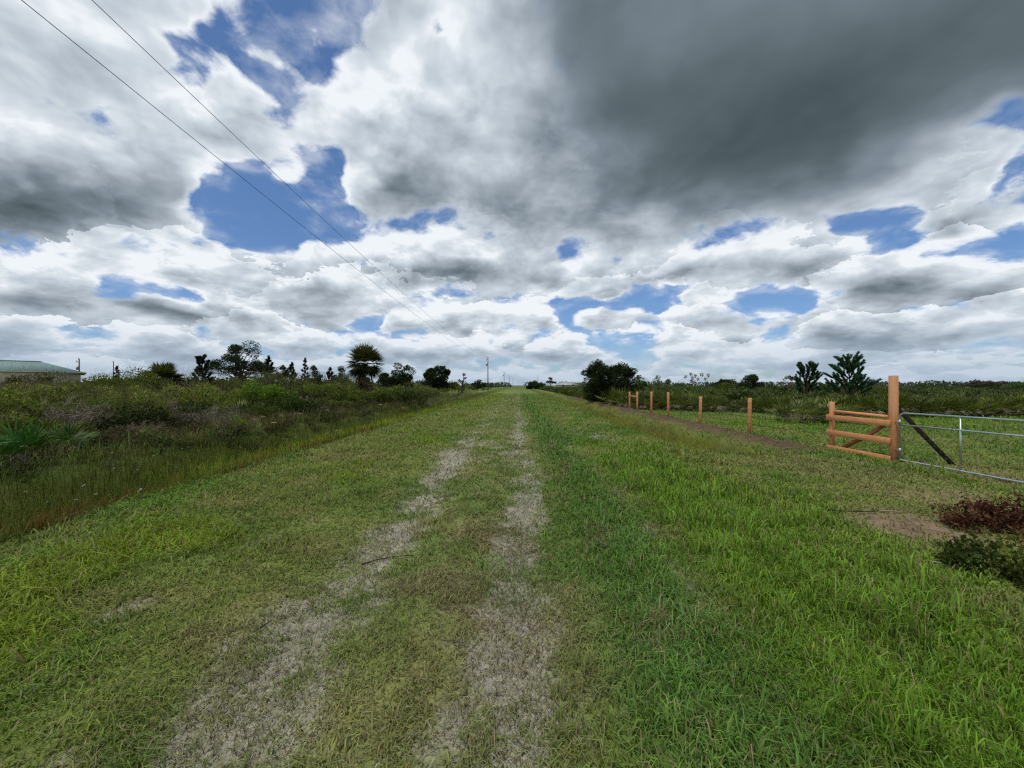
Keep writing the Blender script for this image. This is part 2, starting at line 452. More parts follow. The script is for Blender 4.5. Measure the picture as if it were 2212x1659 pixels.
SKY_HEAPS = [
    (130, 612, 150, 48, .42), (430, 565, 110, 46, .38), (640, 605, 140, 62, .45), (350, 658, 120, 30, .40), (520, 674, 120, 28, .40),
    (650, 702, 105, 26, .42), (1000, 682, 150, 36, .40), (950, 560, 170, 55, .42), (1200, 585, 110, 40, .35), (1480, 575, 230, 60, .45),
    (1740, 565, 130, 50, .36), (1910, 612, 170, 66, .45), (2150, 615, 110, 66, .40), (2115, 482, 105, 44, .40), (2060, 345, 110, 40, .3),
    (1480, 688, 130, 34, .42), (1440, 736, 100, 18, .36), (1800, 690, 120, 38, .42), (2020, 700, 180, 36, .42), (150, 715, 190, 26, .32),
    (900, 762, 120, 20, .3), (1180, 757, 100, 20, .3), (1250, 722, 60, 14, .3), (60, 760, 120, 16, .26), (420, 735, 120, 16, .26), (1650, 765, 140, 16, .26),
    (180, 330, 200, 70, .12), (480, 250, 120, 60, .18), (820, 260, 120, 70, .22), (860, 400, 110, 60, .28),
]
SKY_DARK = [
    ([(1110, -60), (2260, -60), (2260, 190), (2050, 285), (1930, 350), (1800, 430), (1560, 470), (1270, 470), (1150, 330), (1200, 180)], 0.70, 55, 42),
    ([(1310, 180), (1850, 120), (1950, 210), (1760, 360), (1540, 420), (1360, 350)], 0.22, 70, 55),
    ([(-20, 380), (260, 370), (400, 400), (390, 455), (250, 495), (-20, 515)], 0.55, 55, 30),
    ([(820, 420), (960, 335), (1110, 370), (1210, 450), (1110, 515), (900, 495)], 0.42, 36, 26),
]
SKY_SHADE = [
    (930, 600, 160, 24, 0, 0.34), (640, 656, 120, 18, 8, 0.34), (1540, 605, 190, 18, 0, 0.38), (1900, 625, 190, 22, -4, 0.40),
    (2120, 500, 70, 18, 0, 0.28), (140, 655, 110, 14, 4, 0.30), (640, 700, 90, 10, 0, 0.25), (1060, 650, 110, 12, 0, 0.25),
    (1960, 745, 260, 24, 0, 0.40), (1420, 697, 120, 8, 0, 0.28), (1450, 742, 90, 7, 0, 0.22), (300, 560, 220, 20, 8, 0.22), (200, 250, 220, 60, 15, 0.14),
    (300, 770, 400, 40, 0, 0.25), (1120, 60, 100, 110, 0, 0.22), (1180, 250, 80, 90, 0, 0.22), (1150, 530, 90, 22, 0, 0.25),
]
SKY_SOFT = [(1200, -60), (2260, -60), (2260, 180), (2030, 300), (1800, 430), (1540, 450), (1330, 400), (1230, 200)]
build_sky()

sun_d = bpy.data.lights.new('sun', 'SUN')
sun_d.energy = 1.95; sun_d.angle = R(14); sun_d.color = (1.0, 0.96, 0.90)
sun = bpy.data.objects.new('sun', sun_d); COL.objects.link(sun)
_az = SUN_AZ
sdir = Vector((math.sin(_az) * math.cos(SUN_EL), math.cos(_az) * math.cos(SUN_EL), math.sin(SUN_EL)))
sun.rotation_euler = sdir.to_track_quat('Z', 'Y').to_euler()
sun.location = (0, 0, 40)
# ------------------------------------------------------------------ terrain
def height(x, y):
    x = np.asarray(x, float); y = np.asarray(y, float)
    wob = (fbm(x, y, 0.25, 2, 3) - 0.5) * 0.5
    xl = x + wob * 0.7
    z = -0.72 * sstep(-4.9, -7.0, xl) + 0.55 * sstep(-8.0, -9.8, xl)
    open_ = sstep(8.6, 11.0, y + wob)
    xr = x + wob * 0.5
    z = z - open_ * (0.46 * sstep(3.7, 5.1, xr) - 0.50 * sstep(5.3, 6.7, xr))
    z = z + 0.07 * bump(x, 7.0, 0.5) * open_ * (0.6 + 0.8 * fbm(x, y, 1.6, 3, 31))
    z = z - 0.13 * sstep(6.6, 7.9, x + wob * 0.3) * sstep(-3, 0, y)
    z = z - 0.035 * (bump(x, -1.35, 0.32) + bump(x, 0.08, 0.30)) + 0.03 * bump(x, -0.65, 0.35)
    z = z + (fbm(x, y, 0.8, 3, 5) - 0.5) * 0.07 + (fbm(x, y, 5.0, 2, 6) - 0.5) * 0.014
    return z
def hz(x, y): return float(height(np.array([x]), np.array([y]))[0])

def zones(x, y):
    """soft masks of what covers the ground"""
    x = np.asarray(x, float); y = np.asarray(y, float)
    n1 = fbm(x, y, 0.55, 4, 41); n2 = fbm(x, y, 2.2, 4, 47); n3 = fbm(x, y, 7.0, 3, 53); nl = fbm(x, y * 0.35, 1.3, 4, 59)
    wx = x + (fbm(x, y, 0.5, 3, 61) - 0.5) * 0.55
    Z = {}
    worn = 0.74 + 0.42 * sstep(0.28, 0.62, fbm(x, y * 0.5, 0.5, 3, 67))
    fade = 1 - 0.55 * sstep(13, 30, y)
    sL = bump(wx, -1.42, 0.30 + 0.16 * bump(y, 1.8, 1.5)) * (0.74 + 0.55 * bump(y, 2.6, 1.6) + 0.35 * bump(y, 8.5, 3.0))
    sR = bump(wx, 0.05, 0.25) * (0.88 + 0.40 * bump(y, 6.5, 3.5))
    sR2 = 0.32 * bump(wx, 0.15, 0.5) * sstep(3.2, 1.4, y)
    tr = (sL + sR + sR2) * worn * fade
    tr = tr + 0.55 * bump(wx, -0.62, 0.5) * bump(y, 9.0, 2.4) * worn
    tr = tr + 0.85 * bump(x, 2.25, 0.55) * bump(y, 12.0, 1.4) + 0.6 * bump(x, -2.5, 0.16) * bump(y, 3.75, 0.45) + 0.6 * bump(x, -2.75, 0.14) * bump(y, 2.5, 0.3)
    tr = tr + 0.40 * bump(wx, 1.38, 0.10) * sstep(2.0, 3.5, y) + 0.5 * bump(x, 2.9, 0.5) * bump(y, 8.7, 0.6) + 0.4 * bump(wx, 4.6, 0.25) * bump(y, 2.3, .5)
    Z['sand'] = np.clip((tr + (n2 - 0.5) * 1.6 + (n3 - 0.5) * 1.7 - 0.34) * 1.2, 0, 0.9) * sstep(0.05, 0.35, tr)
    Z['thatch'] = np.clip((fbm(x, y, 2.4, 4, 71) - 0.57) * 6, 0, 1) * bump(x, -0.2, 1.3)       # brownish dead mats on the track
    Z['emer'] = sstep(0.30, 0.85, wx) * sstep(1.65, 1.05, wx) * sstep(0.25, 0.5, n1 + 0.15)
    Z['lush'] = sstep(1.40, 1.8, wx) * sstep(4.4, 3.0, wx + (n1 - 0.5) * 3) * sstep(12.0, 8.0, y) * sstep(0.30, 0.55, n1 + 0.10)
    Z['lush'] = np.maximum(Z['lush'], bump(x, 7.45, 0.35) * bump(y, 7.2, 1.3) * 1.2)
    Z['lush'] = np.maximum(Z['lush'], 0.9 * bump(x, 5.6, 0.8) * bump(y, 8.4, 0.35))
    Z['yel'] = sstep(-1.9, -2.6, wx) * sstep(-4.9, -4.0, wx) * sstep(0.46, 0.62, n1)
    Z['dry'] = 0.75 * sstep(2.6, 4.2, x) * sstep(9.6, 8.6, y) * sstep(0.40, 0.60, fbm(x, y, 0.9, 4, 73))
    Z['straw'] = np.maximum(bump(x, 4.35, 0.55) * bump(y, 4.35, 0.55) * 1.5, 0.8 * bump(x, 6.1, .8) * bump(y, 5.5, .6))
    Z['ditchL'] = sstep(-4.95, -5.45, x + (n1 - 0.5) * 0.8) * sstep(-9.6, -8.9, x)
    Z['red'] = bump(x + (n1 - .5) * 0.8, -5.7, 0.42) * sstep(0.36, 0.56, fbm(x, y, 0.6, 3, 79))
    Z['ditchR'] = sstep(3.9, 4.5, wx) * sstep(6.4, 5.8, wx) * sstep(9.2, 10.6, y)
    Z['mulch'] = sstep(6.05, 6.6, wx) * sstep(7.9, 7.3, wx) * sstep(8.7, 9.7, y) * sstep(70, 40, y)
    Z['scrub'] = sstep(-9.0, -9.8, x)
    Z['bright'] = sstep(7.9, 9, x) * bump(y - 0.12 * x, 15.5, 1.6)
    Z['n1'], Z['n2'], Z['n3'], Z['nl'] = n1, n2, n3, nl
    return Z
def lerp(a, b, t): return a + (np.asarray(b, float) - a) * np.clip(t, 0, 1)[:, None]
C_SAND = np.array(srgb(166, 160, 147)); C_OLIVE = np.array(srgb(122, 136, 66)); C_GREEN = np.array(srgb(96, 130, 50)); C_DRY = np.array(srgb(148, 142, 92))
C_EMER = np.array(srgb(100, 136, 64)); C_LUSH = np.array(srgb(116, 148, 52)); C_YEL = np.array(srgb(136, 152, 50)); C_DARKG = np.array(srgb(80, 96, 34))
C_RED = np.array(srgb(106, 72, 38)); C_MULCH = np.array(srgb(96, 76, 62)); C_STRAW = np.array(srgb(140, 120, 98))
def cover_colour(x, y, Z):
    n = len(x)
    c = lerp(np.tile(C_OLIVE, (n, 1)), C_GREEN, sstep(0.35, 0.65, Z['n1']))
    c = lerp(c, C_DRY, sstep(0.50, 0.68, Z['n2']) * 0.55)
    c = lerp(c, np.array(srgb(150, 150, 102)), 0.30 * bump(x, -0.6, 1.3))
    c = lerp(c, C_YEL, Z['yel'] * 0.8); c = lerp(c, C_EMER, Z['emer'] * (0.45 + 0.5 * sstep(.35, .6, Z['n2']))); c = lerp(c, C_LUSH, Z['lush'] * 0.9)
    c = lerp(c, C_DRY, Z['dry'] * 0.7); c = lerp(c, np.array(srgb(150, 128, 110)), Z['thatch'] * 0.35)
    c = lerp(c, C_LUSH, Z['bright'] * 0.8)
    c = lerp(c, C_DARKG, Z['ditchL']); c = lerp(c, C_RED, Z['red'] * 0.7); c = lerp(c, np.array(srgb(96, 98, 42)), Z['ditchR'])
    return c

def axis(segs):
    out = [segs[0][0]]
    for a, b, st in segs:
        n = max(1, int(round((b - a) / st))); out += list(np.linspace(a, b, n + 1)[1:])
    return np.array(out)
def grow(a, b, n): return list(a * (b / a) ** (np.arange(1, n + 1) / n))
xs = np.concatenate([-np.array(grow(14, 6000, 34))[::-1], axis([(-14, -4, 0.16), (-4, 4, 0.06), (4, 10, 0.12), (10, 14, 0.4)]), grow(14, 6000, 34)])
ys = np.concatenate([-np.array(grow(3, 800, 12))[::-1], axis([(-3, 0.5, 0.35), (0.5, 6, 0.06), (6, 14, 0.12), (14, 30, 0.3), (30, 60, 0.8)]), grow(60, 9000, 44)])
def build_ground():
    X, Y = np.meshgrid(xs, ys); x, y = X.ravel(), Y.ravel()
    z = height(x, y) * sstep(900, 300, np.hypot(x, y))
    Z = zones(x, y)
    c = cover_colour(x, y, Z) * 0.88
    c = lerp(c, np.array(srgb(84, 84, 40)), Z['ditchL'] * 0.75)
    c = lerp(c, np.array(srgb(60, 50, 40)), Z['scrub'] * 0.8 * sstep(120, 60, np.hypot(x, y)))
    c = lerp(c, C_MULCH * (0.55 + 0.9 * Z['n3'])[:, None], Z['mulch']); c = lerp(c, C_STRAW * (0.5 + 0.9 * Z['n3'])[:, None], Z['straw'] * 0.9)
    c = lerp(c, C_SAND * (0.72 + 0.5 * Z['n3'])[:, None], Z['sand'])
    c = lerp(c, np.array(srgb(96, 112, 54)), sstep(60, 200, y))
    nx, ny = len(xs), len(ys)
    i = np.arange(ny - 1)[:, None] * nx + np.arange(nx - 1)[None]
    q = np.stack([i, i + 1, i + nx + 1, i + nx], -1).reshape(-1, 4)
    s = Soup(); s.add(np.stack([x, y, z], 1), q, None, c)
    m, nt = new_mat('ground')
    a = nt.new('ShaderNodeAttribute', attribute_name='tint'); tc = nt.new('ShaderNodeTexCoord')
    P = tc.outputs['Object']
    n1 = nt.noise(P, 26, 6, 0.65); n2 = nt.noise(nt.vm('MULTIPLY', P, (70, 45, 60)), 1.0, 4, 0.7); n3 = nt.noise(P, 5, 4, 0.6)
    col = nt.mix(1.0, a.outputs['Color'], nt.mr(n1, 0.25, 0.75, 0.66, 1.30), 'MULTIPLY', False)
    col = nt.mix(1.0, col, nt.mr(n2, 0.3, 0.7, 0.74, 1.24), 'MULTIPLY', False)
    col = nt.mix(nt.mr(n3, 0.55, 0.75, 0, 0.25), col, srgb(120, 98, 82))
    p = nt.new('ShaderNodeBsdfPrincipled'); nt.l.new(col, p.inputs['Base Color']); p.inputs['Roughness'].default_value = 0.95; p.inputs['Specular IOR Level'].default_value = 0.1
    b = nt.new('ShaderNodeBump'); b.inputs['Strength'].default_value = 0.45; b.inputs['Distance'].default_value = 0.012
    nt.l.new(nt.m('ADD', n1, nt.m('MULTIPLY', n2, 0.5)), b.inputs['Height']); nt.l.new(b.outputs[0], p.inputs['Normal'])
    o = nt.new('ShaderNodeOutputMaterial'); nt.l.new(p.outputs[0], o.inputs[0])
    g = s.build('ground', m, smooth=True)
    tag(g, 'flat grassy ground with two worn sandy wheel tracks between shallow ditches', 'ground', kind='structure')
build_ground()

# ------------------------------------------------------------------ grass: blades, denser and finer near the viewer
def blades(soup, x, y, z, h, w, lean, az, col, root=0.42, two=True):
    n = len(x)
    d = np.stack([np.cos(az), np.sin(az), np.zeros(n)], 1)
    fa = az + rng.uniform(0.6, 2.5, n)
    side = np.stack([np.cos(fa), np.sin(fa), np.zeros(n)], 1) * (w * 0.5)[:, None]
    b = np.stack([x, y, z], 1)
    L = h[:, None]; k = lean[:, None]
    mid = b + d * (L * k * 0.40) + np.array([0, 0, 1.0]) * (L * 0.60 * (1 - 0.35 * k))
    tip = b + d * (L * k * 1.05) + np.array([0, 0, 1.0]) * (L * np.maximum(1.0 - 0.85 * k, 0.10))
    v = np.stack([b - side, b + side, mid + side * 0.85, mid - side * 0.85, tip], 1).reshape(-1, 3)
    o = np.arange(n)[:, None] * 5
    q = o + np.array([[0, 1, 2, 3]]); t = o + np.array([[3, 2, 4]])
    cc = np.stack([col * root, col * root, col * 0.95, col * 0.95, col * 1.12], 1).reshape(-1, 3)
    soup.add(v, q, t, cc)
def scatter(n, r0, r1, rc, half=1.22):
    """random points, uniform within rc of the viewer and thinning outwards"""
    A0 = (rc * rc - r0 * r0) / 2; A1 = rc * rc * math.log(r1 / rc)
    u = rng.uniform(0, A0 + A1, n)
    r = np.where(u < A0, np.sqrt(np.maximum(2 * u + r0 * r0, 0)), rc * np.exp((u - A0) / (rc * rc)))
    th = rng.uniform(-half, half, n)
    return r * np.sin(th), r * np.cos(th), r
def build_grass():
    x, y, r = scatter(GRASS_N, 0.7, 70, 2.6)
    Z = zones(x, y)
    keep = (rng.uniform(size=len(x)) > 0.66 * Z['sand']) & (rng.uniform(size=len(x)) > 0.9 * np.clip(Z['mulch'] + Z['straw'], 0, 1)) & (x > -9.2)
    sparse = (0.30 + 0.35 * bump(x, -0.5, 1.3)) * sstep(0.62, 0.38, fbm(x, y, 6.0, 3, 87))
    keep &= rng.uniform(size=len(x)) > sparse
    sel = np.nonzero(keep)[0]; x, y, r = x[sel], y[sel], r[sel]; Z = {k: v[sel] for k, v in Z.items()}
    n = len(x); z = height(x, y)
    far = np.maximum(1, r / 2.6)
    col = cover_colour(x, y, Z)
    col = col * (0.55 + 1.05 * rng.beta(1.6, 2.2, n) + 0.25 * (rng.uniform(size=n) < .08))[:, None] * (0.80 + 0.4 * fbm(x, y, 2.6, 3, 89))[:, None] * 1.08
    dead = rng.uniform(size=n) < (0.07 + 0.10 * bump(x, -0.6, 1.4) + 0.22 * Z['dry'] + 0.25 * (Z['thatch'] > .4))
    col[dead] = np.array(srgb(158, 144, 108)) * rng.uniform(0.6, 1.25, dead.sum())[:, None]
    col += rng.normal(0, 0.012, (n, 3)); col = np.clip(col, 0.008, 1)
    hh = rng.gamma(6, 1 / 6, n)
    tuft = sstep(0.52, 0.72, fbm(x, y, 3.0, 3, 83))
    h = 0.042 + 0.018 * (Z['n1'] > 0.5) + 0.030 * tuft + 0.030 * Z['emer'] + 0.052 * Z['lush'] * (0.4 + tuft) + 0.026 * Z['yel'] + 0.02 * sstep(-2.2, -3.2, x) + 0.03 * Z['bright']
    h = h * hh
    lean = np.clip(rng.normal(0.85, 0.25, n) - 0.22 * Z['emer'] - 0.40 * Z['lush'] - 0.15 * Z['yel'], 0.12, 1.15)
    w = (0.0052 + 0.0012 * Z['emer'] + 0.0008 * Z['lush']) * rng.uniform(0.6, 1.4, n) * far ** 0.8
    az = rng.uniform(0, 2 * math.pi, n)
    tall = (Z['ditchL'] > 0.5) | (Z['ditchR'] > 0.5)
    lush = ((Z['emer'] + Z['lush']) > 0.5) & ~tall
    short = ~tall & ~lush
    for name, m, lab in (('mown_grass', short, 'short dry green mown grass over the track and verges'), ('lush_grass', lush, 'longer fresh green grass right of the wheel tracks and by the gate')):
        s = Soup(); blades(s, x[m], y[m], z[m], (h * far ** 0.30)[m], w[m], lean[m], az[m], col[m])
        tag(s.build(name, M_GRASS), lab, 'grass', kind='stuff')
    # scattered dry seed stalks
    x, y, r = scatter(9000, 1.2, 22, 4.0); m = ((x > 1.4) | (x < -2.4)) & (x > -5) & (rng.uniform(size=len(x)) < .55)
    x, y, r = x[m], y[m], r[m]; n = len(x)
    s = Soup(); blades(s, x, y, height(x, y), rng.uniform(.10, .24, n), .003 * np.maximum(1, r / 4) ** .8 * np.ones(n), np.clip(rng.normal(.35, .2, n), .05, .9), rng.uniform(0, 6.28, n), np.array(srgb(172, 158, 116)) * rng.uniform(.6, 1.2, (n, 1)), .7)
    tag(s.build('seed_stalks', M_GRASS), 'thin straw-coloured dry seed stalks sprinkled through the verge grass', 'grass', kind='stuff')
    # bleached straw and clippings lying flat on the worn tracks
    x, y, r = scatter(230000, 0.9, 30, 3.0); m = (x > -3.2) & (x < 3.4)
    x, y, r = x[m], y[m], r[m]; Z = zones(x, y); m = rng.uniform(size=len(x)) < np.clip(Z['sand'] * 1.3 + .10 * bump(x, -.6, 1.2), 0, 1)
    x, y, r = x[m], y[m], r[m]; n = len(x); k = rng.uniform(size=(n, 1))
    col = np.where(k < .55, np.array(srgb(192, 185, 168)), np.where(k < .8, np.array(srgb(132, 112, 96)), np.array(srgb(96, 84, 74)))) * rng.uniform(.6, 1.25, (n, 1))
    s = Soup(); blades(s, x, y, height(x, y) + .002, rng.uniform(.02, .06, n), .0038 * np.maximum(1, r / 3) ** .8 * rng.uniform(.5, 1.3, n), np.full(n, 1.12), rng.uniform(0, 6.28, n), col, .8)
    tag(s.build('straw_litter', M_GRASS), 'bleached straw and clippings lying on the worn wheel tracks', 'straw', kind='stuff')
    # the ditches: tall thin stems
    x, y, r = scatter(int(GRASS_N * 0.62), 2.5, 90, 7.0, 1.30)
    m = ((x < -4.7) & (x > -10.2)) | ((x > 3.9) & (x < 6.6) & (y > 9.0))
    x, y, r = x[m], y[m], r[m]; Z = zones(x, y)
    u = rng.uniform(size=len(x)); m = u < np.where(x < 0, np.maximum(Z['ditchL'], 0.8 * sstep(-8.6, -9.4, x)), Z['ditchR'] * 0.9)
    x, y, r = x[m], y[m], r[m]; Z = {k: v[m] for k, v in Z.items()}; n = len(x); z = height(x, y); far = np.maximum(1, r / 7.0)
    col = cover_colour(x, y, Z)
    red = rng.uniform(size=n) < 0.5 * Z['red']
    col = lerp(col, np.array(srgb(138, 158, 46)), 0.95 * sstep(0.30, 0.50, Z['n1']) * (~red) * sstep(5, 11, y) * (x > -8.0))
    col[red] = np.array(srgb(116, 74, 40))
    col = col * rng.uniform(0.6, 1.7, n)[:, None]
    h = np.where(x < 0, 0.32 + 0.12 * sstep(-6.0, -7.2, x) - 0.12 * sstep(-5.8, -5.0, x), 0.15) * rng.gamma(8, 1 / 8, n) * (0.65 + 0.7 * Z['n2'])
    s = Soup(); blades(s, x, y, z, h, 0.0045 * rng.uniform(0.6, 1.5, n) * far ** 0.8, np.clip(rng.normal(0.40, 0.24, n), 0.03, 1.0), rng.uniform(0, 2 * math.pi, n), col, 0.35)
    tag(s.build('ditch_grass', M_GRASS), 'tall dark and rusty coloured wild grass filling the roadside ditches', 'grass', kind='stuff')
GRASS_N = 560000
build_grass()
# ------------------------------------------------------------------ plant kit
G = lambda r, g, b: np.array(srgb(r, g, b))
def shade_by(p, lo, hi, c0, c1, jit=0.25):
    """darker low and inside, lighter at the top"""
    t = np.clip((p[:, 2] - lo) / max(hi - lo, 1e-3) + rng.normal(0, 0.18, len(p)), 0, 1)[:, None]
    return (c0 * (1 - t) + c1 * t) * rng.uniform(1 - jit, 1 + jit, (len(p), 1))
def clump(soup, c, rad, n, leaf, c0, c1, lo=None, hi=None, up=0.25):
    d = unit(rng.normal(size=(n, 3))); r = rng.uniform(0.25, 1.0, n) ** 0.55
    p = np.asarray(c) + d * r[:, None] * np.asarray(rad)
    dv = unit(d + rng.normal(0, 0.7, (n, 3)) + np.array([0, 0, up]))
    L = leaf * rng.uniform(0.6, 1.4, n)
    lo = c[2] - rad[2] if lo is None else lo; hi = c[2] + rad[2] if hi is None else hi
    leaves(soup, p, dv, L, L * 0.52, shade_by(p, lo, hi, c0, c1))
def limb(p0, d, L, n=5, wig=0.15, up=0.0):
    p = [np.array(p0, float)]; d = unit(np.array(d, float))
    for i in range(n):
        d = unit(d + rng.normal(0, wig, 3) + np.array([0, 0, up])); p.append(p[-1] + d * L / n)
    return np.array(p), d
def shrub_arr(h, w, n, leaf, c0, c1, twig=0.25, k=9, lod=1.0):
    """leafy bush: stems, then leaf clumps of uneven size"""
    s = Soup()
    for i in range(k):
        a = rng.uniform(0, 6.28); rr = w * 0.5 * math.sqrt(rng.uniform(0, 1)); zz = h * rng.uniform(0.30, 0.86)
        c = np.array([rr * math.cos(a), rr * math.sin(a), zz * (1 - 0.25 * (rr / w) ** 2 * 4)])
        q, _ = limb((c[0] * .2, c[1] * .2, -0.05), c - np.array([c[0] * .2, c[1] * .2, 0]), np.linalg.norm(c), 3, 0.1)
        tube(s, q, np.linspace(0.018, 0.006, len(q)), G(78, 66, 54), 4, False)
        rad = np.array([w, w, h * 0.75]) * rng.uniform(0.17, 0.27)
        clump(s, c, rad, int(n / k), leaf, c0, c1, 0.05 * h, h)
    m = int(n * twig * 0.2)
    if m:
        p = np.stack([rng.normal(0, w * .25, m), rng.normal(0, w * .25, m), rng.uniform(0.3 * h, 0.95 * h, m)], 1)
        leaves(s, p, unit(rng.normal(size=(m, 3)) + np.array([0, 0, 1.3])), 0.25 * h, 0.012, G(112, 98, 82))
    return s.arrays()
def twiggy_arr(h, w, n, c=(142, 130, 118), leafy=60):
    """grey bare shrub of fine twigs"""
    s = Soup()
    for i in range(16):
        a = rng.uniform(0, 6.28); d = np.array([math.cos(a) * .6, math.sin(a) * .6, rng.uniform(.5, 1.2)])
        q, dd = limb((0, 0, -.05), d, h * rng.uniform(.7, 1.0), 5, .14)
        q[:, :2] *= w / h
        tube(s, q, np.linspace(.012, .003, len(q)), G(*c) * .8, 4, False)
        m = n // 16
        t = rng.uniform(.3, 1, m); idx = np.minimum((t * 5).astype(int), 4)
        p = q[idx] + (q[idx + 1] - q[idx]) * rng.uniform(0, 1, (m, 1))
        leaves(s, p, unit(rng.normal(size=(m, 3)) + np.array([0, 0, .7])), rng.uniform(.10, .30, m) * h, 0.011, G(*c) * rng.uniform(.6, 1.3, (m, 1)))
    if leafy:
        p = np.stack([rng.normal(0, w * .3, leafy), rng.normal(0, w * .3, leafy), rng.uniform(.2 * h, .9 * h, leafy)], 1)
        leaves(s, p, rng.normal(size=(leafy, 3)), .06, .03, G(92, 96, 48) * rng.uniform(.6, 1.2, (leafy, 1)))
    return s.arrays()
def fan(s, base, d, pet, blade, col, nseg=15, droop=0.25, spread=1.9, pcol=None, wid=0.07):
    """fan palm leaf: petiole and a half disc of narrow pointed leaflets"""
    base = np.asarray(base, float); d = unit(np.asarray(d, float))
    side = unit(np.cross(d, [0, 0, 1.0]) + 1e-4); nrm = np.cross(side, d)
    tip = base + d * pet - np.array([0, 0, 1.0]) * droop * pet * 0.25
    if pet > 0.05:
        leaves(s, base[None], (tip - base)[None], np.linalg.norm(tip - base) * 1.05, 0.03, (col if pcol is None else pcol)[None], up=nrm[None])
    th = np.linspace(-spread, spread, nseg) + rng.normal(0, .05, nseg)
    dv = d[None] * np.cos(th)[:, None] + side[None] * np.sin(th)[:, None] + nrm[None] * (0.28 * np.abs(np.sin(th))[:, None])
    dv = dv + np.array([0, 0, -1.0]) * droop * rng.uniform(0.6, 1.3, nseg)[:, None]
    L = blade * (0.72 + 0.28 * np.cos(th * 0.8)) * rng.uniform(.9, 1.08, nseg)
    leaves(s, np.repeat(tip[None], nseg, 0), dv, L, blade * wid * 1.25, col * rng.uniform(.72, 1.3, (nseg, 1)), up=np.repeat(nrm[None], nseg, 0) + rng.normal(0, .25, (nseg, 3)))
def palmetto_arr(h, w, nf=20, c0=(62, 78, 30), c1=(120, 130, 62), dead=5, nseg=14):
    s = Soup()
    for i in range(nf):
        a = rng.uniform(0, 6.28); e = rng.uniform(.15, 1.35)
        d = np.array([math.cos(a) * math.cos(e), math.sin(a) * math.cos(e), math.sin(e)])
        pet = h * rng.uniform(.42, .62); t = rng.uniform(0, 1)
        col = G(*c0) * (1 - t) + G(*c1) * t
        r0 = w * .28 * math.sqrt(rng.uniform()); b = np.array([math.cos(a) * r0, math.sin(a) * r0, .05 * h])
        fan(s, b, d * np.array([w / h * .7, w / h * .7, 1]), pet, h * rng.uniform(.40, .55), col, nseg, .18, 1.7, G(96, 104, 52))
    for i in range(dead):
        a = rng.uniform(0, 6.28); d = np.array([math.cos(a), math.sin(a), -.25])
        fan(s, (math.cos(a) * w * .25, math.sin(a) * w * .25, h * .38), d, h * .1, h * .34, G(138, 124, 106) * rng.uniform(.5, 1.05), 9, .9, 1.2)
    for i in range(3):
        a = rng.uniform(0, 6.28); q = np.array([[math.cos(a) * w * .1, math.sin(a) * w * .1, .0], [math.cos(a) * w * .3, math.sin(a) * w * .3, .10 * h], [math.cos(a) * w * .36, math.sin(a) * w * .36, .26 * h]])
        tube(s, q, [.06, .07, .05], G(84, 74, 64), 6)
    return s.arrays()
def tuft_arr(h, n, c0, c1, w=.35):
    s = Soup(); a = rng.uniform(0, 6.28, n); r = w * np.sqrt(rng.uniform(0, 1, n)) * .5
    t = rng.uniform(0, 1, (n, 1))
    blades(s, r * np.cos(a), r * np.sin(a), np.zeros(n) - .03, h * rng.gamma(9, 1 / 9, n), np.full(n, .009), np.clip(rng.normal(.45, .2, n), .1, 1), a + rng.normal(0, .5, n), G(*c0) * (1 - t) + G(*c1) * t, .5)
    return s.arrays()

